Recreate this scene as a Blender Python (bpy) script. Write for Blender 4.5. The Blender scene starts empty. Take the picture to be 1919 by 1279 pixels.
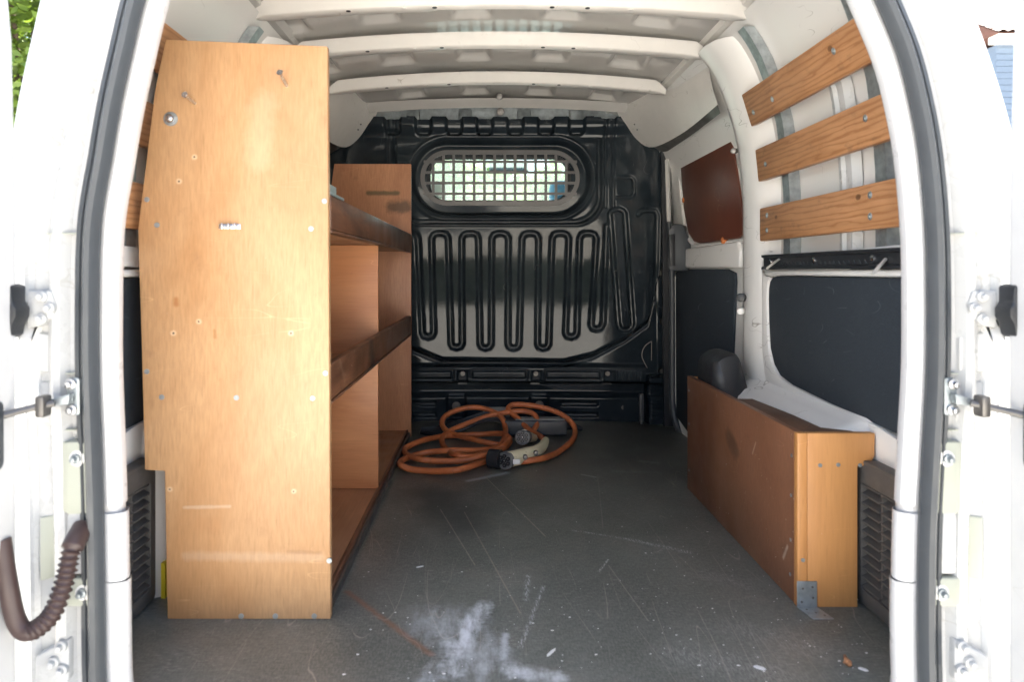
import bpy, bmesh, math, random
import numpy as np
from mathutils import Vector, Matrix
R = math.radians
rnd = random.Random(7)
SC = bpy.context.scene
COL = SC.collection

# ---------------------------------------------------------------- camera
F = 1340.0; CX, CY, CAMZ = 910.0, 508.0, 0.66          # focal length and vanishing point in photo pixels
cam = bpy.data.cameras.new('camera'); camo = bpy.data.objects.new('camera', cam); COL.objects.link(camo)
camo.location = (0, 0, CAMZ); camo.rotation_euler = (R(90), 0, 0)
cam.sensor_width = 36; cam.sensor_fit = 'HORIZONTAL'; cam.lens = F / 1919 * 36
cam.shift_x = (959.5 - CX) / 1919; cam.shift_y = -(639.5 - CY) / 1919
cam.clip_start = 0.02; cam.clip_end = 2000
cam.dof.use_dof = True; cam.dof.focus_distance = 2.3; cam.dof.aperture_fstop = 4.5
SC.camera = camo
# ---------------------------------------------------------------- daylight
SUN_AZ, SUN_EL = 34.0, 54.0
W = bpy.data.worlds.new('World'); SC.world = W; W.use_nodes = True
wn = W.node_tree.nodes; sky = wn.new('ShaderNodeTexSky'); sky.sky_type = 'NISHITA'; sky.sun_disc = False
sky.sun_elevation = R(SUN_EL); sky.sun_rotation = R(SUN_AZ); sky.air_density = 1.0; sky.dust_density = 2.5; sky.ozone_density = 0.6
bgn = wn['Background']; bgn.inputs['Strength'].default_value = 0.06
W.node_tree.links.new(sky.outputs[0], bgn.inputs['Color'])
sl = bpy.data.lights.new('sun', 'SUN'); so = bpy.data.objects.new('sun', sl); COL.objects.link(so)
sl.energy = 5.0; sl.angle = R(0.5); sl.color = (1.0, 0.95, 0.87)
sd = Vector((math.sin(R(SUN_AZ)) * math.cos(R(SUN_EL)), math.cos(R(SUN_AZ)) * math.cos(R(SUN_EL)), math.sin(R(SUN_EL))))
so.rotation_euler = sd.to_track_quat('Z', 'Y').to_euler(); so.location = (6, 8, 9)
vs = SC.view_settings; vs.view_transform = 'Standard'; vs.look = 'None'; vs.gamma = 1; vs.use_curve_mapping = False
vs.exposure = 3.33
SC.render.engine = 'CYCLES'; SC.cycles.use_denoising = True
SC.cycles.max_bounces = 14; SC.cycles.diffuse_bounces = 8; SC.cycles.glossy_bounces = 6; SC.cycles.transmission_bounces = 8
SC.cycles.sample_clamp_indirect = 6

# ---------------------------------------------------------------- helpers
def U(px, py, Y): return ((px - CX) * Y / F, Y, CAMZ - (py - CY) * Y / F)      # photo pixel at depth Y -> point
def UX(px, py, X): Y = X * F / (px - CX); return (X, Y, CAMZ - (py - CY) * Y / F)  # on a side wall x = X
def UF(px, py, h=0.0): Y = (CAMZ - h) * F / (py - CY); return ((px - CX) * Y / F, Y, h)  # on a level z = h
def srgb(r, g, b):
    f = lambda c: ((c / 255 + .055) / 1.055) ** 2.4 if c > 10 else c / 3294.6
    return (f(r), f(g), f(b))

class MB:
    def __init__(s): s.v = []; s.f = []
    def add(s, vs_, fs): n = len(s.v); s.v += [tuple(p) for p in vs_]; s.f += [tuple(i + n for i in q) for q in fs]; return s
    def box(s, a, b):
        x0, x1 = sorted((a[0], b[0])); y0, y1 = sorted((a[1], b[1])); z0, z1 = sorted((a[2], b[2]))
        return s.add([(x0,y0,z0),(x1,y0,z0),(x1,y1,z0),(x0,y1,z0),(x0,y0,z1),(x1,y0,z1),(x1,y1,z1),(x0,y1,z1)],
                     [(0,3,2,1),(4,5,6,7),(0,1,5,4),(1,2,6,5),(2,3,7,6),(3,0,4,7)])
    def hexa(s, p8):   # bottom 4 (ccw) then top 4
        return s.add(p8, [(0,3,2,1),(4,5,6,7),(0,1,5,4),(1,2,6,5),(2,3,7,6),(3,0,4,7)])
    def prism(s, pts, d):   # polygon of 3d points, pushed along vector d
        n = len(pts); q = [tuple(Vector(p) + Vector(d)) for p in pts]
        return s.add(list(pts) + q, [tuple(range(n))[::-1], tuple(range(n, 2 * n))] + [(i, (i + 1) % n, n + (i + 1) % n, n + i) for i in range(n)])
    def grid(s, rows, closed=False):
        m = len(rows[0]); fs = []
        for i in range(len(rows) - 1):
            for j in range(m if closed else m - 1):
                k = (j + 1) % m; fs.append((i*m+j, i*m+k, (i+1)*m+k, (i+1)*m+j))
        return s.add([p for r in rows for p in r], fs)
    def tube(s, path, r, n=10, caps=True):
        P = [Vector(p) for p in path]; rs = r if isinstance(r, (list, tuple)) else [r] * len(P)
        rows = []; t = (P[1] - P[0]).normalized(); u = t.orthogonal().normalized()
        for i, p in enumerate(P):
            t = (P[min(i+1, len(P)-1)] - P[max(i-1, 0)]).normalized()
            u = (u - t * u.dot(t)).normalized(); w = t.cross(u)
            rows.append([tuple(p + (u * math.cos(2*math.pi*k/n) + w * math.sin(2*math.pi*k/n)) * rs[i]) for k in range(n)])
        b = len(s.v); s.grid(rows, True)
        if caps: s.f.append(tuple(range(b, b + n))[::-1]); s.f.append(tuple(range(b + (len(P)-1)*n, b + len(P)*n)))
        return s
    def cyl(s, a, b, r, n=14): return s.tube([a, b], r, n)
    def ring(s, outer, inner, d):   # flat ring between two loops of equal length, pushed along d
        n = len(outer); D = Vector(d); o2 = [tuple(Vector(p)+D) for p in outer]; i2 = [tuple(Vector(p)+D) for p in inner]
        fs = []
        for i in range(n):
            k = (i+1) % n
            fs += [(i,k,n+k,n+i), (2*n+i,3*n+i,3*n+k,2*n+k), (i,2*n+i,2*n+k,k), (n+i,n+k,3*n+k,3*n+i)]
        return s.add(list(outer)+list(inner)+o2+i2, fs)
    def build(s, name, mat, parent=None, bevel=0, seg=2, smooth=False, angle=40, label=None, recalc=True):
        me = bpy.data.meshes.new(name); bm = bmesh.new()
        vv = [bm.verts.new(p) for p in s.v]
        for q in s.f:
            try: bm.faces.new([vv[i] for i in q])
            except ValueError: pass
        if recalc: bmesh.ops.recalc_face_normals(bm, faces=bm.faces)
        if bevel:
            es = [e for e in bm.edges if len(e.link_faces) == 2 and e.calc_face_angle(0) > R(30)]
            bmesh.ops.bevel(bm, geom=es, offset=bevel, segments=seg, affect='EDGES', profile=.5, clamp_overlap=True)
        bm.to_mesh(me); bm.free()
        if smooth or bevel:
            me.polygons.foreach_set('use_smooth', [True] * len(me.polygons))
            me.set_sharp_from_angle(angle=R(angle))
        me.materials.append(M[mat] if isinstance(mat, str) else mat)
        o = bpy.data.objects.new(name, me); COL.objects.link(o)
        if parent: adopt(o, parent)
        if label: o['label'] = label
        return o
def origin(o):
    L = Vector(o.location)
    while o.parent: o = o.parent; L = L + Vector(o.location)
    return L
def adopt(o, parent): o.parent = parent; o.location = Vector(o.location) - origin(parent)   # meshes hold world coordinates
def thing(name, label, cat, base, group=None):
    e = bpy.data.objects.new(name, None); COL.objects.link(e); e.location = base; e.empty_display_size = .05
    e['label'] = label; e['category'] = cat
    if group: e['group'] = group
    return e
def tag(o, label, cat, group=None):
    o['label'] = label; o['category'] = cat
    if group: o['group'] = group
    return o
def structure(o): o['kind'] = 'structure'; return o
def crom(P, k=8, closed=False):
    P = [Vector(p) for p in P]; out = []; n = len(P)
    for i in range(n if closed else n - 1):
        g = (lambda j: P[j % n]) if closed else (lambda j: P[max(0, min(n-1, j))])
        a, b, c, d = g(i-1), g(i), g(i+1), g(i+2)
        for j in range(k):
            t = j / k
            out.append(.5 * ((2*b) + (c-a)*t + (2*a-5*b+4*c-d)*t*t + (3*b-a-3*c+d)*t**3))
    if not closed: out.append(P[-1])
    return out
def rrect(x0, x1, y0, y1, r, n=8):      # 2d rounded rectangle, r = radius or 4 radii (x1y1, x0y1, x0y0, x1y0)
    r = r if isinstance(r, (list, tuple)) else [r]*4; out = []
    for (cx, cy, a0), q in zip(((x1, y1, 0), (x0, y1, 90), (x0, y0, 180), (x1, y0, 270)), r):
        sx = -1 if cx == x1 else 1; sy = -1 if cy == y1 else 1
        for k in range(n + 1):
            a = R(a0 + 90 * k / n); out.append((cx + sx*q + q*math.cos(a), cy + sy*q + q*math.sin(a)))
    return out

# ---------------------------------------------------------------- materials
M = {}
class NT:
    def __init__(s, name):
        s.m = bpy.data.materials.new(name); s.m.use_nodes = True; s.t = s.m.node_tree; s.n = s.t.nodes; s.b = s.n['Principled BSDF']; s.co = None; s.cache = {}
    def link(s, a, b): s.t.links.new(a, b)
    def node(s, k, **kw):
        q = s.n.new(k)
        for a, b in kw.items(): setattr(q, a, b)
        return q
    def setin(s, sock, v):
        if hasattr(v, 'is_output'): s.link(v, sock)
        else: sock.default_value = (tuple(v) + (1,)) if (isinstance(v, (tuple, list)) and len(v) == 3 and sock.type == 'RGBA') else v
    def coord(s):
        if not s.co: s.co = s.node('ShaderNodeTexCoord').outputs['Object']
        return s.co
    def mapping(s, scale=(1,1,1), rot=(0,0,0), loc=(0,0,0), vec=None):
        q = s.node('ShaderNodeMapping'); s.link(vec or s.coord(), q.inputs[0]); q.inputs['Scale'].default_value = scale
        q.inputs['Rotation'].default_value = rot; q.inputs['Location'].default_value = loc; return q.outputs[0]
    def noise(s, scale=5, detail=4, rough=.55, vec=None, dist=0):
        key = (scale, detail, rough, dist, None if vec is None else id(vec))
        if vec is None and key in s.cache: return s.cache[key]
        q = s.node('ShaderNodeTexNoise'); s.cache[key] = q.outputs['Fac']; s.link(vec or s.coord(), q.inputs['Vector']); q.inputs['Scale'].default_value = scale
        q.inputs['Detail'].default_value = detail; q.inputs['Roughness'].default_value = rough; q.inputs['Distortion'].default_value = dist; return q.outputs['Fac']
    def math(s, op, a, b=None, c=None, clamp=False):
        q = s.node('ShaderNodeMath', operation=op, use_clamp=clamp)
        for i, v in enumerate((a, b, c)):
            if v is not None: s.setin(q.inputs[i], v)
        return q.outputs[0]
    def vmath(s, op, a, b=None, out=0):
        q = s.node('ShaderNodeVectorMath', operation=op); s.setin(q.inputs[0], a)
        if b is not None: s.setin(q.inputs[1], b)
        return q.outputs[out]
    def remap(s, v, a, b, c=0., d=1.):
        q = s.node('ShaderNodeMapRange', clamp=True); s.setin(q.inputs[0], v)
        for i, x in enumerate((a, b, c, d)): q.inputs[i+1].default_value = x
        return q.outputs[0]
    def mix(s, f, a, b, blend='MIX'):
        q = s.node('ShaderNodeMix', data_type='RGBA', blend_type=blend); s.setin(q.inputs[0], f); s.setin(q.inputs[6], a); s.setin(q.inputs[7], b); return q.outputs[2]
    def ramp(s, v, stops):
        q = s.node('ShaderNodeValToRGB'); s.link(v, q.inputs[0]); e = q.color_ramp.elements
        while len(e) < len(stops): e.new(.5)
        for x, (p, c) in zip(e, stops): x.position = p; x.color = tuple(c) + (1,)
        return q.outputs[0]
    def segdist(s, A, B, vec=None):     # distance from the surface point to segment AB
        A = Vector(A); B = Vector(B); D = B - A; L2 = max(D.length_squared, 1e-9)
        p = s.vmath('SUBTRACT', vec or s.coord(), tuple(A)); t = s.vmath('DOT_PRODUCT', p, tuple(D), out=1)
        t = s.math('MULTIPLY', t, 1 / L2, clamp=True)
        q = s.node('ShaderNodeVectorMath', operation='SCALE'); q.inputs[0].default_value = tuple(D); s.link(t, q.inputs['Scale'])
        return s.vmath('DISTANCE', p, q.outputs[0], out=1)
    def bump(s, h, strength=.2, dist=.002):
        q = s.node('ShaderNodeBump'); q.inputs['Strength'].default_value = strength; q.inputs['Distance'].default_value = dist
        s.link(h, q.inputs['Height']); s.link(q.outputs[0], s.b.inputs['Normal'])
    def out(s, base, rough, metal=0, spec=None, coat=0):
        s.setin(s.b.inputs['Base Color'], base); s.setin(s.b.inputs['Roughness'], rough); s.setin(s.b.inputs['Metallic'], metal)
        if spec is not None: s.b.inputs['Specular IOR Level'].default_value = spec
        if coat: s.b.inputs['Coat Weight'].default_value = coat; s.b.inputs['Coat Roughness'].default_value = .12
        return s.m

def plain(key, base, rough, metal=0, var=.12, nscale=14, bump=.05, bscale=120, spec=None, dirt=0, dirtcol=(.1,.085,.07), blotch=1.0):
    t = NT(key); n = t.noise(nscale, 5, .6)
    c = t.mix(t.remap(n, .3, .7), tuple(x*(1-var) for x in base), tuple(min(1, x*(1+var*.6)) for x in base))
    if dirt:
        d = t.remap(t.noise(5, 9, .78, t.mapping((1.4, 1, 1))), .60, .80, 0, dirt*.12*blotch)
        sc = t.math('ABSOLUTE', t.math('SUBTRACT', t.noise(11, 2, .5, t.mapping((1, .5, 1.6), (.3, .2, .5))), .5))
        sc = t.math('MULTIPLY', t.remap(sc, .0, .006, 1, 0), t.remap(t.noise(7, 2), .55, .65))
        c = t.mix(t.math('MAXIMUM', d, t.math('MULTIPLY', sc, dirt * 1.6, clamp=True)), c, dirtcol)
    r = t.remap(t.noise(nscale*2.3, 4), .3, .7, rough*.85, min(1, rough*1.2)) if blotch else rough
    if bump: t.bump(t.noise(bscale, 3), bump, .001)
    M[key] = t.out(c, r, metal, spec); return t

plain('white_paint', (.50, .505, .505), .28, var=.03, bump=.02, dirt=.25, dirtcol=(.25,.215,.16), blotch=6)
plain('door_paint', (.60, .60, .60), .22, var=.02, bump=.0, dirt=.15, dirtcol=(.3,.28,.23), blotch=5)
plain('trim_paint', (.60, .60, .605), .30, var=.03, bump=.02, dirt=.16, dirtcol=(.4,.38,.35))
plain('inner_paint', (.80, .79, .77), .30, var=.0, bump=0, dirt=.5, dirtcol=(.20,.18,.15), blotch=0)
plain('roof_paint', (.60, .585, .56), .07, var=.08, nscale=5, bump=.01, bscale=18, dirt=.25, dirtcol=(.2,.19,.17))
plain('bow_paint', (.81, .785, .745), .32, var=.04, bump=.03, dirt=.35, dirtcol=(.32,.27,.2))
plain('cream_plastic', (.44, .455, .385), .40, var=.03, bump=.02, dirt=.15, dirtcol=(.4,.33,.22))
plain('black_plastic', (.020, .022, .026), .42, bump=.15, bscale=300, dirt=.3, dirtcol=(.07,.07,.07), blotch=5)
plain('grey_plastic', (.055, .062, .07), .40, bump=.1, bscale=300, dirt=.3, dirtcol=(.13,.13,.13), blotch=5)
plain('dusty_plastic', (.085, .08, .075), .6, bump=.1, bscale=200, dirt=.5, dirtcol=(.2,.19,.17), blotch=5)
plain('rubber', (.055, .062, .07), .42, var=.08, bump=.12, bscale=260)
plain('galvanised', (.40, .44, .46), .42, .75, var=.3, nscale=40, bump=.05)
plain('steel', (.62, .62, .63), .28, 1, var=.1)
plain('zinc', (.78, .77, .74), .38, .5, var=.08)
plain('dark_steel', (.20, .19, .18), .45, .8, var=.2, dirt=.3)
plain('grille_paint', (.115, .112, .112), .34, bump=.1, bscale=220, dirt=.2, dirtcol=(.06,.06,.06))
plain('orange_clip', (.62, .20, .06), .5)
plain('yellow', (.78, .62, .03), .5)
plain('card', (.30, .33, .33), .6)
plain('ground', (.58, .56, .51), .85, var=.2, nscale=3, bump=.3, bscale=40)
plain('tile', (.12, .050, .034), .75, var=.25, nscale=6)
plain('clad', (.11, .15, .21), .6, var=.06)
plain('trimwhite', (.8, .79, .76), .6, var=.04)
plain('added_house_render', (.66, .63, .57), .85, var=.06)
plain('seat', (.62, .60, .56), .85, var=.1, bump=.3)
plain('dash', (.05, .055, .06), .55)
plain('bark', (.12, .085, .06), .9, var=.3, bump=.8, bscale=30)
plain('orange_cable', (.52, .155, .055), .42, var=.25, nscale=25, bump=.08, bscale=200, dirt=.75, dirtcol=(.10,.05,.035), blotch=6)
plain('plug_grey', (.16, .165, .17), .45)
plain('hose', (.060, .036, .032), .45, bump=.1)
plain('cream_shell', (.84, .78, .54), .38, var=.06, dirt=.3, dirtcol=(.2,.17,.1))
plain('blue_tint', (.12, .3, .5), .5)

def felt():
    t = NT('felt'); n = t.noise(900, 3, .7); m = t.noise(6, 6, .65)
    c = t.mix(t.remap(n, .35, .65), (.020, .026, .034), (.050, .062, .077))
    c = t.mix(t.remap(m, .55, .75, 0, .22), c, (.075, .085, .09))
    s = t.math('ABSOLUTE', t.math('SUBTRACT', t.noise(9, 1, .5, t.mapping((1, .6, 1.4), (.5, .1, 0))), .5))
    s = t.math('MULTIPLY', t.remap(s, 0, .004, 1, 0), t.remap(t.noise(14, 2), .57, .62))
    c = t.mix(t.math('MULTIPLY', s, .6), c, (.16, .18, .19))
    t.bump(n, .5, .0015); M['felt'] = t.out(c, .85, 0, .25)
felt()
def bulk():
    t = NT('bulkhead_paint'); m = t.noise(3, 7, .65)
    c = t.mix(t.remap(m, .4, .72), (.014, .020, .026), (.034, .044, .051))
    s = t.math('ABSOLUTE', t.math('SUBTRACT', t.noise(10, 1.5, .5, t.mapping((1.4, 1, .7), (0, .5, 0))), .5))
    s = t.math('MULTIPLY', t.remap(s, 0, .003, 1, 0), t.remap(t.noise(11, 2), .60, .68))
    sp = t.math('MULTIPLY', t.remap(t.noise(190, 2, .6), .73, .78), t.remap(t.noise(9, 3), .50, .66))
    c = t.mix(t.math('MULTIPLY', t.math('MAXIMUM', s, sp), .6), c, (.16, .17, .17))
    r = t.remap(m, .35, .75, .03, .085)
    t.bump(t.noise(9, 2), .02, .004); M['bulkhead_paint'] = t.out(c, r, 0, .26)
bulk()

def wood(key, dark, light, grain=(8, 8, .7), fine=60, rough=.45, rot=(0,0,0), contrast=1., lines=.25, dirt=.3, dirtcol=(.09,.05,.03), marks=(), coat=0, knots=(), specks=.35, spscale=230):
    """grain: mapping scale, small along the fibre"""
    t = NT(key); v = t.mapping(grain, rot)
    n = t.noise(1.0, 5, .55, v, 1.2); f = t.noise(fine / max(grain), 4, .6, t.mapping(tuple(g*g/max(grain)**.6 for g in grain), rot))
    c = t.ramp(n, [(.30, dark), (.5, tuple((a*.45+b*.55) for a, b in zip(dark, light))), (.72, light)])
    c = t.mix(t.remap(f, .35, .68, .0, lines), c, tuple(x*.55 for x in dark))
    big = t.noise(2.3, 3, .5); c = t.mix(t.remap(big, .35, .7, 0, .28*contrast), c, tuple(x*.8 for x in dark))
    pores = t.noise(1, 2, .5, t.mapping(tuple(g*55/max(grain) * (4 if g == max(grain) else 1.0) for g in grain), rot))
    c = t.mix(t.remap(pores, .62, .78, 0, .30), c, tuple(x*.5 for x in dark))
    for A, B, w, colr, amt in marks:
        d = t.segdist(A, B); d = t.math('ADD', d, t.math('MULTIPLY', t.math('SUBTRACT', t.noise(45, 4, .7), .5), w * 1.1))
        c = t.mix(t.remap(d, w*.35, w, amt, 0), c, colr)
    for A, r in knots:
        d = t.vmath('DISTANCE', t.coord(), A, out=1)
        rings = t.math('SINE', t.math('MULTIPLY', t.math('ADD', d, t.math('MULTIPLY', t.noise(60, 2), .01)), 1500))
        c = t.mix(t.math('MULTIPLY', t.remap(d, r*.5, r*3.2, .55, 0), t.remap(rings, -1, 1)), c, tuple(x*.35 for x in dark))
        c = t.mix(t.remap(d, r*.7, r, .8, 0), c, tuple(x*.28 for x in dark))
    sp = t.math('MULTIPLY', t.remap(t.noise(spscale, 2, .6), .70, .75), t.remap(t.noise(13, 3), .48, .62))
    c = t.mix(t.math('MULTIPLY', sp, specks), c, (.75, .70, .62))
    if dirt:
        d = t.remap(t.noise(16, 7, .75), .60, .74, 0, dirt); c = t.mix(d, c, dirtcol)
        s = t.math('ABSOLUTE', t.math('SUBTRACT', t.noise(3, 1, .5, t.mapping((1, 1, 7), (.5, .5, .2))), .5))
        s = t.math('MULTIPLY', t.remap(s, 0, .003, 1, 0), t.remap(t.noise(8, 2, .5, t.mapping((1,1,1), (0,0,0), (3,1,2))), .52, .6))
        c = t.mix(t.math('MULTIPLY', s, .22), c, tuple(min(1, x*1.5+.06) for x in light))
    t.bump(f, .12, .0012); r = t.remap(t.noise(7, 4), .35, .7, rough*.8, min(1, rough*1.25))
    M[key] = t.out(c, r, 0, None, coat); return t

YP = 1.352
def pm(px, py): return U(px, py, YP)
hole = lambda px, py: [(pm(px, py), pm(px+.5, py), .0065, (.74, .56, .38), .75), (pm(px, py), pm(px+.3, py), .0026, (.03, .02, .01), .9)]
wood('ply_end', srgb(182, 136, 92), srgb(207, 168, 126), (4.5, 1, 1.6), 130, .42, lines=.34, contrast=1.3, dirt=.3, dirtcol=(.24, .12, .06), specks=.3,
     marks=[(pm(492, 195), pm(484, 295), .034, (.80, .64, .44), .14),  # pale bar: a bright spill of light painted into the panel colour
            (pm(345, 952), pm(430, 950), .004, (.75, .68, .58), .22), (pm(350, 1043), pm(600, 1046), .012, (.72, .62, .52), .16),
            (pm(540, 1035), pm(600, 1037), .005, (.25, .13, .07), .3), (pm(380, 985), pm(400, 984), .02, (.42, .20, .08), .25),
            (pm(330, 562), pm(330, 570), .008, (.36, .14, .04), .7), (pm(402, 620), pm(403, 632), .005, (.36, .16, .05), .6)]
            + hole(372, 603) + hole(325, 625) + hole(545, 625) + hole(318, 918) + hole(550, 922) + hole(364, 294) + hole(335, 340))
wood('ply_far', srgb(160, 106, 76), srgb(200, 146, 108), (3, 3, 1.0), 150, .5, rot=(.25, 0, 0), lines=.3, dirt=.3, dirtcol=(.10, .05, .03),
     marks=[(U(735, 388, 2.835), U(760, 388, 2.835), .035, (.05, .035, .02), .75), (U(690, 362, 2.835), U(745, 362, 2.835), .012, (.03, .05, .02), .7)])
wood('ply_mid', srgb(176, 112, 72), srgb(216, 156, 108), (.9, 3, 4.5), 120, .42, lines=.18, dirt=.15)
wood('ply_base', srgb(150, 102, 70), srgb(188, 138, 100), (6, .8, 3), 120, .5, lines=.3, dirt=.5)
wood('lip_brown', srgb(70, 44, 31), srgb(140, 96, 68), (8, 2.2, 8), 90, .42, lines=.4, dirt=.8, dirtcol=(.03, .022, .018), specks=.8, spscale=110,
     marks=[((-.285, 1.85, .46), (-.285, 1.87, .41), .05, (.012, .010, .009), .8), ((-.285, 1.45, .475), (-.285, 1.5, .43), .015, (.30, .20, .13), .5)])
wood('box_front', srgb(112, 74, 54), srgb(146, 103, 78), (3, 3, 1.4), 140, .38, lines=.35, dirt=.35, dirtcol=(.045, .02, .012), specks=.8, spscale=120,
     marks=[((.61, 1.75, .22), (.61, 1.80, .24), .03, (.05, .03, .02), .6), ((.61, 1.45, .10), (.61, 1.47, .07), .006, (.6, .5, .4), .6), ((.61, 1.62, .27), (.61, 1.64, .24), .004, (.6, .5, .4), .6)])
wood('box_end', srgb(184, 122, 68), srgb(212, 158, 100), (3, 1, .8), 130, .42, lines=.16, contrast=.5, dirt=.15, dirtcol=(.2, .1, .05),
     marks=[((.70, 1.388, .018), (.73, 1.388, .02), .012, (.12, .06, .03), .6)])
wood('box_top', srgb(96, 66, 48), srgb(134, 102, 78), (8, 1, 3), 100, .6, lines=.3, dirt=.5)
KN = [((.74, 1.60, .935), .009), ((.76, 1.86, .80), .010), ((.758, 1.45, .81), .010), ((.735, 1.38, .955), .006), ((.71, 1.48, 1.12), .010)]
def pine(key, dark, light, knots=()):
    t = NT(key); v = t.mapping((1, .10, 1))
    w = t.node('ShaderNodeTexWave', wave_type='BANDS', bands_direction='Z'); t.link(v, w.inputs[0])
    for k, x in (('Scale', 24), ('Distortion', 7), ('Detail', 2.5), ('Detail Scale', 2.2), ('Detail Roughness', .6)): w.inputs[k].default_value = x
    c = t.ramp(w.outputs['Fac'], [(.0, dark), (.16, tuple(a*.35+b*.65 for a, b in zip(dark, light))), (.6, light), (1, tuple(x*1.06 for x in light))])
    f = t.noise(1, 4, .6, t.mapping((300, 9, 300))); c = t.mix(t.remap(f, .4, .75, 0, .22), c, tuple(x*.7 for x in dark))
    big = t.noise(5, 4, .6); c = t.mix(t.remap(big, .45, .7, 0, .3), c, tuple(x*.7 for x in dark))
    for A, r in knots:
        d = t.vmath('DISTANCE', t.vmath('MULTIPLY', t.coord(), (1, .62, 1)), (A[0], A[1]*.62, A[2]), out=1)
        rings = t.math('SINE', t.math('MULTIPLY', t.math('ADD', d, t.math('MULTIPLY', t.noise(50, 2), .012)), 1300))
        c = t.mix(t.math('MULTIPLY', t.remap(d, r*.6, r*3.5, .6, 0), t.remap(rings, -1, 1)), c, dark)
        c = t.mix(t.remap(d, r*.55, r*.8, .85, 0), c, tuple(x*.4 for x in dark))
    sm = t.math('MULTIPLY', t.remap(t.noise(28, 5, .7, t.mapping((1, .5, 1))), .58, .72), .45); c = t.mix(sm, c, (.10, .06, .04))
    t.bump(w.outputs['Fac'], .06, .001); M[key] = t.out(c, .48)
pine('pine', srgb(164, 112, 72), srgb(190, 140, 98), KN)
def hardboard():
    t = NT('hardboard'); m = t.noise(7, 5); c = t.mix(t.remap(m, .3, .7), (.105, .032, .019), (.15, .050, .030))
    s = t.math('ABSOLUTE', t.math('SUBTRACT', t.noise(8, 1, .5, t.mapping((1, .7, 1), (.9, .2, 0))), .5))
    s = t.math('MULTIPLY', t.remap(s, 0, .003, 1, 0), t.remap(t.noise(9, 2), .55, .62)); c = t.mix(t.math('MULTIPLY', s, .4), c, (.3, .2, .15))
    M['hardboard'] = t.out(c, .38)
hardboard()
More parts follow.
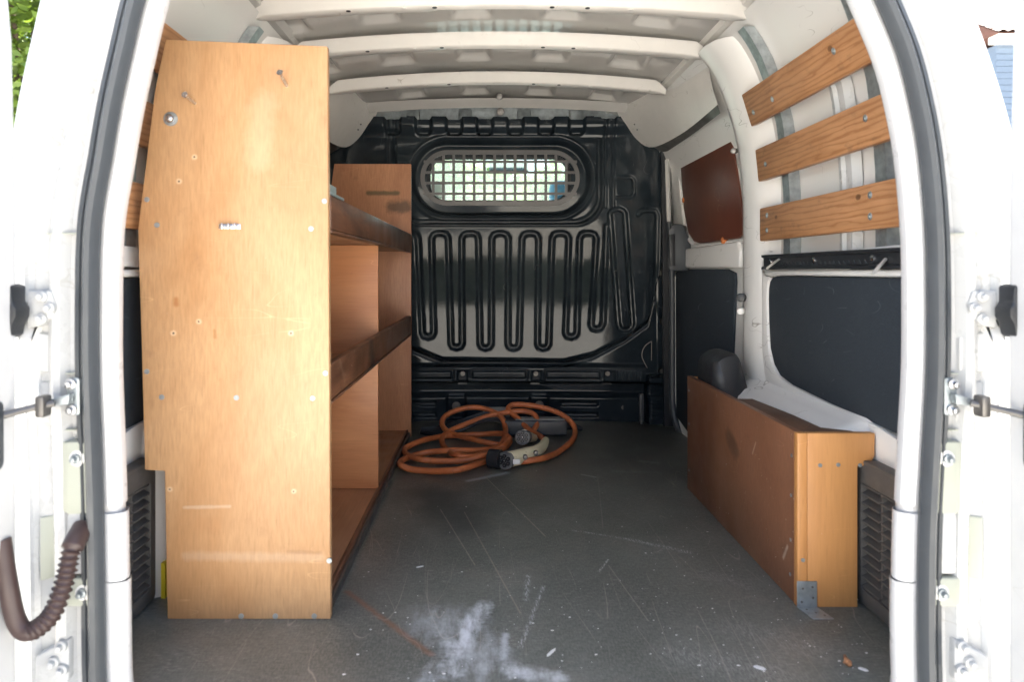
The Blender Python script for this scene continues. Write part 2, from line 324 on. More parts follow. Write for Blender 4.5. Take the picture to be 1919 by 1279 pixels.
def floor_mat():
    t = NT('floor_ply')
    n1 = t.noise(2.6, 6, .6); c = t.mix(t.remap(n1, .32, .7), (.082, .087, .073), (.165, .170, .146))
    mesh = t.noise(1, 3, .7, t.mapping((300, 90, 1))); c = t.mix(t.remap(mesh, .42, .68, 0, .6), c, (.25, .245, .215))
    mesh2 = t.noise(1, 3, .7, t.mapping((50, 320, 1))); c = t.mix(t.remap(mesh2, .48, .72, 0, .5), c, (.025, .025, .022))
    # worn dusty zones (towards the rear edge the board is scuffed paler)
    dn = t.noise(5, 8, .7); c = t.mix(t.remap(dn, .52, .74, 0, .45), c, (.26, .235, .195))
    # scratches
    tot = None
    for rot, sc_, wdt, off in ((.35, (9, 1.0, 1), .0028, 0), (-.25, (10, 1.2, 1), .003, 5), (.05, (14, 1.2, 1), .002, 9), (1.35, (8, 1.2, 1), .002, 13), (.9, (14, 2, 1), .002, 17)):
        a = t.math('ABSOLUTE', t.math('SUBTRACT', t.noise(1, .5, .5, t.mapping(sc_, (0, 0, rot), (off, off*.7, off))), .5))
        a = t.math('MULTIPLY', t.remap(a, 0, wdt, 1, 0), t.remap(t.noise(4.5, 2, .5, t.mapping((1,1,1), (0,0,0), (off*2, off, 1))), .54, .60))
        tot = a if tot is None else t.math('MAXIMUM', tot, a)
    c = t.mix(t.math('MULTIPLY', tot, .6), c, (.42, .37, .31))
    fine = t.math('MULTIPLY', t.remap(t.noise(1, 3, .65, t.mapping((45, 520, 1), (0, 0, .12))), .58, .68), t.remap(t.noise(6, 4), .44, .60))
    c = t.mix(t.math('MULTIPLY', fine, .7), c, (.44, .42, .38))
    # specks
    sp = t.math('MULTIPLY', t.remap(t.noise(170, 2, .55), .735, .765), t.remap(t.noise(5, 3), .42, .58))
    c = t.mix(t.math('MULTIPLY', sp, .8), c, (.55, .53, .50))
    # dark damp stain, straight reddish rub line
    for A, B, w, colr, amt, ns in (
        (UF(800, 930), UF(880, 990), .12, (.030, .030, .030), .55, 12), (UF(650, 1110), UF(808, 1228), .010, (.26, .105, .05), .55, 80),
        (UF(845, 1165), UF(900, 1245), .080, (.62, .64, .66), .55, 40), (UF(908, 1135), UF(858, 1205), .024, (.72, .74, .76), .75, 40),
        (UF(885, 1165), UF(848, 1262), .024, (.72, .74, .76), .7, 40), (UF(786, 1150), UF(792, 1180), .045, (.40, .42, .43), .45, 80),
        (UF(947, 1190), UF(944, 1235), .010, (.60, .62, .64), .6, 80), (UF(960, 1258), UF(1040, 1272), .028, (.70, .71, .72), .75, 80),
        (UF(826, 1250), UF(800, 1279), .026, (.62, .64, .66), .6, 40),
        (UF(878, 902), UF(950, 887), .016, (.42, .48, .54), .65, 80), (UF(1150, 884), UF(1230, 886), .022, (.30, .32, .33), .45, 80),
        (UF(1200, 865), UF(1230, 868), .02, (.36, .37, .37), .45, 80), (UF(1090, 890), UF(1116, 895), .008, (.55, .55, .55), .6, 80),
        (UF(1075, 995), UF(1180, 1012), .007, (.50, .50, .48), .85, 160), (UF(1180, 1012), UF(1290, 1036), .013, (.50, .50, .48), .8, 160),
        (UF(990, 1080), UF(986, 1125), .008, (.62, .63, .63), .65, 160), (UF(1018, 1100), UF(975, 1215), .006, (.66, .66, .66), .65, 160),
        (UF(1140, 1050), UF(1122, 1072), .004, (.70, .68, .65), .8, 160), (UF(910, 895), UF(1022, 1006), .0024, (.42, .36, .28), .7, 40),
        (UF(825, 955), UF(890, 1060), .0022, (.40, .35, .28), .6, 40), (UF(870, 960), UF(975, 1150), .0024, (.36, .30, .24), .6, 40), (UF(1120, 890), UF(1130, 990), .002, (.3, .27, .24), .6, 40),
        (UF(1140, 1060), UF(1215, 1165), .0018, (.36, .33, .28), .6, 40), (UF(1380, 1180), UF(1520, 1215), .060, (.34, .33, .30), .5, 160), (UF(1280, 1230), UF(1450, 1262), .070, (.36, .35, .32), .5, 160),
        (UF(1330, 1080), UF(1400, 1100), .04, (.32, .31, .29), .4, 160)):
        A = (A[0], A[1], 0); B = (B[0], B[1], 0)
        d = t.segdist(A, B); d = t.math('ADD', d, t.math('MULTIPLY', t.math('SUBTRACT', t.noise(ns, 5, .7), .5), w * 1.6))
        m = t.remap(d, w*.15, w, 1, 0)
        streak = t.remap(t.noise(1, 6, .7, t.mapping((34, 10, 1), (0, 0, .45))), .36, .62, .04, 1) if w > .02 and sum(colr) > .6 else 1.0
        if ns >= 160: streak = t.remap(t.noise(1, 3, .7, t.mapping((340, 60, 1), (0, 0, .35), (w*900, 0, 0))), .48, .58)
        c = t.mix(t.math('MULTIPLY', t.math('MULTIPLY', m, streak), amt), c, colr)
    r = t.remap(dn, .2, .8, .26, .44)
    t.bump(t.math('ADD', mesh, t.math('MULTIPLY', n1, 2)), .06, .0012)
    M['floor_ply'] = t.out(c, r, 0, .5)
floor_mat()
def glass(key, col, rough=0.0):
    t = NT(key); n = t.n; g = n.new('ShaderNodeBsdfGlossy'); g.inputs['Roughness'].default_value = .02
    tr = n.new('ShaderNodeBsdfTransparent'); tr.inputs['Color'].default_value = col + (1,)
    fr = n.new('ShaderNodeFresnel'); fr.inputs[0].default_value = 1.45; mx = n.new('ShaderNodeMixShader')
    t.link(fr.outputs[0], mx.inputs[0]); t.link(tr.outputs[0], mx.inputs[1]); t.link(g.outputs[0], mx.inputs[2])
    t.link(mx.outputs[0], n['Material Output'].inputs['Surface']); M[key] = t.m
glass('glass', (.84, .93, .90))
def hazy_glass(key, col, haze):  # translucent veil put into the glass for overexposed haze and reflections
    glass(key, col); t = M[key].node_tree; n = t.nodes; out = n['Material Output']; src = out.inputs['Surface'].links[0].from_socket
    tl = n.new('ShaderNodeBsdfTranslucent'); tl.inputs[0].default_value = (.80, .86, .80, 1); mx = n.new('ShaderNodeMixShader'); mx.inputs[0].default_value = haze
    t.links.new(src, mx.inputs[1]); t.links.new(tl.outputs[0], mx.inputs[2]); t.links.new(mx.outputs[0], out.inputs['Surface'])
hazy_glass('screen_glass', (.84, .92, .93), .075)
def leaf(key, a, b):
    t = NT(key); oi = t.node('ShaderNodeObjectInfo'); n = t.noise(3, 3); c = t.mix(t.remap(n, .35, .65), a, b)
    tl = t.node('ShaderNodeBsdfTranslucent'); t.link(t.mix(.35, c, (.25, .36, .03)), tl.inputs[0])
    mx = t.node('ShaderNodeMixShader'); mx.inputs[0].default_value = .4; t.out(c, .5)
    t.link(t.b.outputs[0], mx.inputs[1]); t.link(tl.outputs[0], mx.inputs[2]); t.link(mx.outputs[0], t.n['Material Output'].inputs['Surface']); M[key] = t.m
leaf('leaf', (.05, .10, .015), (.13, .20, .03)); leaf('hedge_leaf', (.012, .02, .012), (.025, .04, .022))

# ================================================================ SETTING
XC = 0.04                                  # the van's centre line
GZ = -0.56
g = MB().add([(-400,-400,GZ),(400,-400,GZ),(400,400,GZ),(-400,400,GZ)], [(0,1,2,3)]).build('ground', 'ground'); structure(g)

# ================================================================ THE VAN
van = thing('cargo_van', 'white panel van seen through its open rear doors, empty load bay', 'van', (XC, 2.2, GZ))
P = lambda mb, name, mat, parent=None, **k: mb.build(name, mat, parent or van, **k)

P(MB().box((XC-.78, 1.105, -.018), (XC+.78, 3.20, 0)), 'cargo_floor', 'floor_ply', bevel=.002)
P(MB().box((XC-.80, 1.09, -.20), (XC+.80, 3.25, -.022)), 'floor_pan', 'white_paint')

# side skins and outer body
PROF = [(.765, -.02), (.765, .35), (.765, .85), (.758, .95), (.745, 1.05), (.722, 1.13), (.692, 1.21), (.655, 1.275), (.615, 1.318)]
def hw(z):
    for (a, za), (b, zb) in zip(PROF, PROF[1:]):
        if z <= zb: return a + (b - a) * (z - za) / (zb - za)
    return PROF[-1][0]
for s, nm in ((-1, 'left'), (1, 'right')):
    prof = [Vector((a, z, 0)) for a, z in PROF]; cr = crom(prof, 5)
    rows = [[(XC + s*p.x, y, p.y) for p in cr] for y in np.linspace(1.14, 3.2, 12)]
    P(MB().grid(rows), 'side_skin', 'inner_paint', smooth=True, angle=60)

# roof skin: longitudinal swages
rows = []
for y in np.linspace(1.14, 3.18, 171):
    r_ = []
    for x in np.linspace(-.66, .66, 133):
        z = 1.392 - .058 * (x/.66)**2
        k = abs(((x + .13 - .05) / .26) % 1.0 - .5) * 2      # repeating pressed swages
        st = min(1, max(0, (k - .58) / .08)); win = 1.0
        for yb0 in (1.2, 1.835, 2.13, 2.545, 3.02): q_ = min(1, max(0, (abs(y - yb0) - .062) / .022)); win *= q_*q_*(3-2*q_)
        z += .020 * st * st * (3 - 2*st) * win
        r_.append((XC + x, y, z))
    rows.append(r_)
P(MB().grid(rows), 'roof_skin', 'roof_paint', smooth=True, angle=70)
# roof rails (longitudinal closing channels) left and right
for s in (-1, 1):
    pts = [(.595, 1.352), (.605, 1.330), (.640, 1.318), (.668, 1.290), (.700, 1.235), (.70, 1.36)]
    P(MB().grid([[(XC + s*a, y, z) for a, z in pts] for y in (1.16, 2.60, 3.15)]), 'roof_rail', 'bow_paint' if s > 0 else 'roof_paint', smooth=True, angle=25)
# roof bows: hat section, widened pads, tapered pointed ends
def bow(y0, half, zc, drop, w):
    rows = []
    for x in np.linspace(-half, half, 81):
        u = abs(x) / half; e = min(1, (1 - u) / .07); taper = .12 + .88 * e ** .8
        dip = 0
        for c_ in (.16, .36): dip += .006 * math.exp(-((u - c_) / .05) ** 4)
        pad = 1 + .30 * (1 if .12 < u < .34 else 0) * min(1, (u-.12)/.03) * min(1, (.34-u)/.03)
        z = zc - drop * u * u; h = .026 * (.25 + .75*e)
        ww = w * taper; nf = ww * .62; st = min(1, max(0, (u - .25) / .05)); fs_ = .35 + .65 * st * st * (3 - 2*st)
        rows.append([(XC+x, y0-ww-.012, z+.006+h), (XC+x, y0-ww, z+h), (XC+x, y0-nf, z+.003+dip*.4), (XC+x, y0-nf*.8, z), (XC+x, y0+nf*.8*fs_, z), (XC+x, y0+nf*fs_, z+.003), (XC+x, y0+ww*(.3+.7*fs_), z+h), (XC+x, y0+ww+.012, z+.006+h)])
    b = P(MB().grid(rows), 'roof_bow', 'bow_paint', smooth=True, angle=50)
    for x in (-.39, -.25, -.17, .13, .22, .33):
        P(MB().cyl((XC+x, y0-.012, zc - drop*(x/half)**2 - .0015), (XC+x, y0-.012, zc - drop*(x/half)**2 + .01), .006, 10), 'plug', 'black_plastic' if x not in (-.25, .33) else 'trimwhite', b)
bow(1.835, .635, 1.335, .030, .040); bow(2.13, .62, 1.325, .034, .040); bow(2.545, .60, 1.325, .036, .040)
# front header over the bulkhead
hp = []
for y, zz in ((2.95, 1.375), (2.975, 1.358), (3.00, 1.352), (3.006, 1.3475), (3.01, 1.352), (3.10, 1.39)):
    hp.append([(XC + x, y, zz - .026*(x/.6)**2) for x in np.linspace(-.55, .55, 31)])
P(MB().grid(hp), 'front_header', 'roof_paint', smooth=True, angle=30)
hp = [[(XC + x, 3.17, z - .03*(x/.6)**2) for x in np.linspace(-.6, .6, 31)] for z in (1.22, 1.40)]
P(MB().grid(hp), 'header_plate', 'galvanised')
for x in (-.36, -.13, .13, .36):
    P(MB().box((XC+x-.03, 3.145, 1.30), (XC+x+.03, 3.165, 1.37)), 'header_rib', 'galvanised', bevel=.004)
for px, py, Yb, r_, mt in ((938, 209, 3.09, .017, 'dark_steel'), (936, 181, 2.90, .013, 'dark_steel')):
    b = P(MB().cyl(U(px, py, Yb), U(px, py, Yb+.05), r_, 18), 'bolt', mt, bevel=.002)
    P(MB().cyl(U(px, py, Yb-.006), U(px, py, Yb+.002), r_*.45, 12), 'bolt_head', 'dark_steel', b, bevel=.001)

# ---------------------------------------------------------------- bulkhead (pressed sheet)
YB = 3.13; KB = YB / F
def sm(a, b, x): t = np.clip((x - a) / (b - a), 0, 1); return t*t*(3-2*t)
step = 1.55
gx = np.arange(596, 1262.01, step); gy = np.arange(206, 802.01, step)
PX, PY = np.meshgrid(gx, gy); H = np.zeros_like(PX)
def polyd(pts):
    d = np.full_like(PX, 1e9)
    for (ax, ay), (bx, by) in zip(pts, pts[1:]):
        dx, dy = bx-ax, by-ay; L = dx*dx+dy*dy+1e-9
        t = np.clip(((PX-ax)*dx + (PY-ay)*dy)/L, 0, 1); d = np.minimum(d, np.hypot(PX-ax-t*dx, PY-ay-t*dy))
    return d
def rr(x0, x1, y0, y1, r):
    qx = np.abs(PX-(x0+x1)/2) - (x1-x0)/2 + r; qy = np.abs(PY-(y0+y1)/2) - (y1-y0)/2 + r
    return np.hypot(np.maximum(qx, 0), np.maximum(qy, 0)) + np.minimum(np.maximum(qx, qy), 0) - r
yb = np.interp(PX, [596, 640, 700, 770, 830, 1055, 1110, 1170, 1212, 1234, 1246], [520, 560, 615, 650, 675, 678, 664, 632, 600, 500, 380])
H += .030 * (1 - sm(-7, 7, PY - yb))
H -= .006 * (1 - sm(2, 7, np.abs(PY - yb - 5))) * (PX < 1236)
# snake of pressed grooves
ar = [658, 714, 769, 825, 881, 937, 993, 1049, 1100]; ub = [(686, 617), (748, 620), (803, 632), (856, 652), (910, 653), (962, 653), (1017, 653), (1069, 632), (1116, 617)]
sn = []
for i, a in enumerate(ar):
    if i: sn += [(ub[i-1][0]+10.5, ub[i-1][1]-9), (a-15.5, 448)]
    sn += [(a-11.5, 440.5), (a-5, 438), (a+5, 438), (a+11.5, 440.5), (a+15.5, 448)]
    u = ub[i]; sn += [(u[0]-10.5, u[1]-9), (u[0]-7, u[1]-3), (u[0], u[1]-1), (u[0]+7, u[1]-3), (u[0]+10.5, u[1]-9)]
sn += [(1128, 604), (1134, 425)]
H -= .0115 * (1 - sm(1.0, 6.8, polyd(sn)))
tall = [(1140, 402), (1143, 397), (1150, 394), (1157, 394), (1164, 397), (1167, 402), (1181, 606), (1178, 614), (1172, 617), (1164, 617), (1158, 614), (1155, 606), (1140, 402)]
H -= .0115 * (1 - sm(2.0, 5.5, polyd(tall)))
tall2 = [(1192, 404), (1196, 397), (1210, 395), (1222, 398), (1226, 406), (1222, 560)]
H -= .006 * (1 - sm(2, 5.5, polyd(tall2)))
H -= .006 * (1 - sm(1.5, 4, np.abs(rr(1145, 1184, 335, 372, 9)))) * (PX > 1150)
# window surround
so_ = rr(771, 1106, 264, 407, 68); H += .006 * (1 - sm(0, 5, np.abs(so_ - 5))); H -= .034 * (1 - sm(-9, 0, so_))
H -= .010 * (1 - sm(1.5, 5.5, np.abs(rr(740, 1120, 200, 417, 48)))) * (PY > 262)
H += .006 * (1 - sm(0, 4, np.abs(rr(738, 1127, 200, 423, 52)))) * (PY > 262)
hole_s = rr(800, 1071, 291, 377, 34)
# two vertical creases beside the window, left and right
for xx in (1132, 1146, 742, 728): H -= .006 * (1 - sm(1, 4, np.abs(PX - xx))) * (PY < 392) * (PY > 226)
# top band with pressed tabs
H += .022 * (1 - sm(236, 262, PY))
for k in range(-2, 7):
    c_ = 852 + 56.6 * k
    tb = rr(c_-15, c_+15, 214, 255, 7); H -= .016 * (1 - sm(-3, 2, tb)) * (1 if 700 < c_ < 1110 else 0)
    H -= .010 * (1 - sm(-3, 1, rr(c_-11, c_+11, 246, 257, 4))) * (1 if 700 < c_ < 1110 else 0)
# bottom beam, undercut and foot plate
H += .034 * sm(680, 688, PY) * (1 - sm(712, 720, PY)) * (PX < 1206)
for x0, x1 in ((730, 848), (884, 986), (1021, 1122)):
    q = rr(x0, x1, 693, 708, 2); H += .006 * (1 - sm(-3, -.5, q)); H -= .006 * (1 - sm(.5, 2.5, np.abs(q - 1)))
for c_ in (867, 1004, 1139):
    q = rr(c_-10, c_+10, 693, 722, 2); H -= .008 * (1 - sm(-2.5, .5, q))
for k in range(9): H += .007 * (1 - sm(.8, 2.2, np.abs(PX - (1152 + 5.6*k)))) * (PY > 694) * (PY < 711)
H -= .050 * sm(712, 722, PY) * (1 - sm(736, 748, PY)); H -= .018 * sm(736, 746, PY)
for x0, x1 in ((760, 818), (1050, 1122)):
    for y0, y1 in ((753, 763), (774, 784)): H -= .014 * (1 - sm(-2.5, .5, rr(x0, x1, y0, y1, 3)))
for c_ in (855, 1011):
    H -= .016 * (1 - sm(-3, 2, rr(c_-18, c_+18, 742, 784, 5))); H += .012 * (1 - sm(-2, 1, rr(c_-13, c_+13, 778, 786, 4)))
q = rr(1208, 1256, 700, 804, 6); H += .050 * (1 - sm(-5, 1, q)); H += .006 * (np.sin((PY)/5.0*2*np.pi) > 0) * (PY > 716) * (PY < 782) * (1 - sm(-7, -4, q)) * (PX < 1246)
q = polyd([(1222, 650), (1219, 612)]); 
H += .0002 * np.sin(PX/47.) * np.sin(PY/61. + 1) + .060 * ((PX - 940)*KB)**2
ytop = 222 + .000035*(PX-937)**2 + 4*(1-sm(9, 15, np.abs(((PX-852+28.3) % 56.6) - 28.3)))
X3 = (PX - CX) * KB; Z3 = CAMZ - (PY - CY) * KB; Y3 = YB - H
nx = len(gx); ny = len(gy); idx = np.arange(nx*ny).reshape(ny, nx)
keep = (hole_s > -2) & (PY > ytop)
kq = keep[:-1, :-1] & keep[1:, :-1] & keep[:-1, 1:] & keep[1:, 1:]
fa = np.stack([idx[1:, :-1], idx[1:, 1:], idx[:-1, 1:], idx[:-1, :-1]], -1)[kq]
me = bpy.data.meshes.new('bulkhead'); me.from_pydata(np.stack([X3, Y3, Z3], -1).reshape(-1, 3).tolist(), [], fa.tolist())
me.polygons.foreach_set('use_smooth', [True]*len(me.polygons)); me.materials.append(M['bulkhead_paint'])
bulkhead = bpy.data.objects.new('bulkhead', me); COL.objects.link(bulkhead); adopt(bulkhead, van)
BK = lambda px, py, Y: U(px * 1.0, py * 1.0, YB)[0::2]
def bpx(pts, Y): return [((x - CX)*KB, Y, CAMZ - (y - CY)*KB) for x, y in pts]
# window tunnel, glass, grille
ho = rrect(798, 1073, 289, 379, 35, 10); hi = rrect(805, 1066, 295, 373, 30, 10)
P(MB().grid([bpx(ho, YB+.002), bpx(ho, YB+.045), bpx(hi, YB+.05)] , True), 'window_rim', 'black_plastic', bulkhead, smooth=True)
P(MB().ring(bpx(rrect(640, 1250, 225, 420, 6, 10), YB+.06), bpx(hi, YB+.06), (0, .012, 0)), 'window_frame', 'black_plastic', bulkhead)
P(MB().prism(bpx(rrect(795, 1077, 286, 382, 36, 6), YB+.075), (0, .004, 0)), 'window_pane', 'glass', bulkhead)
YG = YB - .006; KG = YG / YB
oo = rrect(788, 1086, 281.5, 385.5, 51, 14); oi = rrect(796, 1078.5, 290, 377, 43, 14)
gm = MB().ring(bpx(oo, YG), bpx(oi, YG), (0, .006, 0))
for k in range(14):
    x = 813.2 + 19.15*k - 1.2
    if x > 1078: break
    yy = 12 if k in (0, 13) else 0
    gm.box(bpx([(x-2.6, 288+yy)], YG+.0006)[0], bpx([(x+2.6, 379-yy)], YG+.0054)[0])
for k in range(4):
    y = 303.3 + 20*k; gm.box(bpx([(794, y-2.5)], YG+.0011)[0], bpx([(1081, y+2.5)], YG+.0049)[0])
P(gm, 'window_grille', 'grille_paint', bulkhead)
def bscrew(px, py, Y, r_=.006, parent=None, mat='dark_steel', name='screw'):
    c = Vector(U(px, py, Y)); o = MB().cyl(c, c + Vector((0, .008, 0)), r_*1.7, 14).cyl(c - Vector((0, .004, 0)), c + Vector((0, .003, 0)), r_, 6)
    return P(o, name, mat, parent or bulkhead, bevel=.0008, seg=1)
for px, py in ((1092, 397), (778, 395), (1094, 278), (782, 278)):
    t = Vector(U(px, py, 3.105)); sgn = 1 if (px > 937) == (py > 330) else -1
    b = MB().box((-.021, -.004, -.017), (.021, .012, .017)); rot = Matrix.Rotation(R(38*sgn), 4, 'Y')
    b.v = [tuple(rot @ Vector(v) + t) for v in b.v]; P(b, 'clip_boss', 'bulkhead_paint', bulkhead, bevel=.003); bscrew(px, py, 3.098, .004)
for px, py in ((867, 701), (1004, 701), (1139, 701)): bscrew(px, py, 3.085, .006)
for px, py in ((1168, 764), (855, 762), (1011, 760)): bscrew(px, py, 3.135, .011)
for px, py in ((1238, 512), (1243, 602), (1240, 696)): bscrew(px, py, 3.10, .011)
P(MB().prism([U(1228, 405, 3.10), U(1250, 405, 3.10), U(1252, 800, 3.10), U(1232, 800, 3.10)], (0, .03, 0)), 'edge_flange', 'bulkhead_paint', bulkhead, bevel=.004)
P(MB().tube(crom([U(1213, 690, 3.085), U(1203, 668, 3.09), U(1208, 650, 3.09), U(1221, 640, 3.09)], 5), .0016, 6).tube([U(1221, 640, 3.09), U(1221, 676, 3.09)], .0013, 6), 'wire_clip', 'dark_steel', bulkhead)
P(MB().box(U(1199, 797, 3.08), U(1205, 738, 3.10)), 'foot_edge', 'grey_plastic', bulkhead, bevel=.002)

# ---------------------------------------------------------------- cab beyond the bulkhead (seen through the grille)
P(MB().grid([[(XC-.80, 3.3, 1.40), (XC+.80, 3.3, 1.40)], [(XC-.72, 3.75, 1.385), (XC+.72, 3.75, 1.385)]]), 'cab_roof', 'white_paint')
for s in (-1, 1):
    P(MB().box((XC+s*.80, 3.3, -.2), (XC+s*.85, 5.0, .55)), 'cab_side', 'white_paint')
    P(MB().tube([(XC+s*.70, 3.75, 1.38), (XC+s*.80, 4.75, .56)], .045, 8), 'windscreen_pillar', 'grey_plastic')
P(MB().add([(XC-.70, 3.76, 1.37), (XC+.70, 3.76, 1.37), (XC+.80, 4.75, .57), (XC-.80, 4.75, .57)], [(0,1,2,3)]), 'windscreen', 'screen_glass')
P(MB().box((XC-.78, 4.25, .3), (XC+.78, 4.8, .56)), 'dashboard', 'dash', bevel=.05)
P(MB().box((XC-.82, 4.78, -.2), (XC+.82, 5.3, .5)), 'bonnet', 'white_paint', bevel=.08)
for x, m in ((-.36, 'seat'), (.40, 'blue_tint')):
    st = P(MB().box((XC+x-.24, 3.42, .1), (XC+x+.24, 3.56, .86)), 'cab_seat', m, bevel=.06, seg=3)
    P(MB().box((XC+x-.13, 3.44, .90), (XC+x+.13, 3.53, 1.10)), 'headrest', m, st, bevel=.04, seg=3)
ms = P(MB().box((XC-.02, 3.95, 1.20), (XC+.20, 3.98, 1.27)), 'rear_view_mirror', 'dash', bevel=.015)

# ---------------------------------------------------------------- rear opening: frame, trim, seal
LP = [(203, 1330), (199, 1290), (197, 1240), (196, 1150), (194, 1000), (190, 850), (185, 720), (184, 600), (188, 427), (208, 300), (225, 200), (247, 100), (271, 0), (303, -95), (352, -170), (440, -222), (600, -246), (780, -256)]
RP = [(1105, -256), (1290, -246), (1452, -222), (1545, -170), (1600, -90), (1640, 0), (1681, 100), (1707, 200), (1724, 300), (1735, 427), (1738, 550), (1737, 700), (1729, 850), (1722, 1000), (1720, 1150), (1721, 1240), (1722, 1290), (1718, 1330)]
YO = 1.10
opath = crom([((px-CX)*YO/F, CAMZ-(py-CY)*YO/F, 0) for px, py in LP + RP], 6)
opath = [(p.x, p.y) for p in opath]
def sweep(path, prof, trim=False):
    rows = []
    for i, (x, z) in enumerate(path):
        a = path[max(0, i-1)]; b = path[min(len(path)-1, i+1)]; tx, tz = b[0]-a[0], b[1]-a[1]; L = math.hypot(tx, tz); n = (-tz/L, tx/L)
        kk = 1 - .22*min(1, max(0, (z - .80)/.25)) if trim and x > XC else 1
        rows.append([(x + n[0]*(d if d < .11 or y > 1.4 else .11 + (d-.11)*kk*(1 if kk == 1 else .75 + .25*(kk-.78)/.22)), y, z + n[1]*d) for d, y in prof])
    return MB().grid(rows)
frame_prof = [(.006, 1.128), (.006, 1.112), (.012, 1.108), (.046, 1.106), (.052, 1.100), (.056, 1.094), (.066, 1.092), (.074, 1.096), (.080, 1.106), (.104, 1.110), (.110, 1.104), (.116, 1.103), (.122, 1.108), (.136, 1.120), (.160, 1.125), (.180, 1.136), (.192, 1.155), (.197, 1.19), (.199, 1.5), (.199, 3.30)]
P(sweep(opath, frame_prof, True), 'rear_frame', 'white_paint', smooth=True, angle=35)
# inner lip in separate trim lengths
lip_prof = [(.004, 1.104), (-.008, 1.099), (-.020, 1.102), (-.0255, 1.108), (-.027, 1.118), (-.023, 1.130), (.004, 1.152), (.035, 1.20), (.066, 1.25), (.09, 1.30)]
P(sweep(opath, [(a + .006, b + .006) for a, b in lip_prof]), 'pillar_inner', 'trim_paint', smooth=True, angle=50)
def cut(z0, z1, side): return [p for p in opath if z0 <= p[1] <= z1 and (p[0] < XC) == (side < 0)]
iu = [i for i, p in enumerate(opath) if p[1] > .287]
P(sweep(opath[iu[0]:iu[-1]+1], [(a, b) for a, b in lip_prof]), 'pillar_trim', 'trim_paint', smooth=True, angle=28)
for s in (-1, 1):
    for z0, z1, e in ((.1805, .2850, .002), (-.05, .1785, .004)):
        c_ = cut(z0 - .02, z1 + .02, s)
        c_ = [(np.interp(z, *zip(*sorted((p[1], p[0]) for p in c_))), z) for z in (np.linspace(z0, z1, 7) if s < 0 else np.linspace(z1, z0, 7))]
        P(sweep(c_, [(a - (e if k else 0), b) for k, (a, b) in enumerate(lip_prof)]), 'pillar_trim', 'trim_paint', smooth=True, angle=50)
# rubber seal: flat carrier and hollow bulb
sealp = [(.034, 1.106), (.033, 1.094), (.028, 1.087), (.021, 1.084), (.0185, 1.089), (.017, 1.0885), (.014, 1.078), (.008, 1.072), (.001, 1.074), (-.004, 1.082), (-.0055, 1.090), (-.002, 1.100), (.002, 1.104)]
P(sweep(opath, sealp), 'door_seal', 'rubber', smooth=True, angle=28)

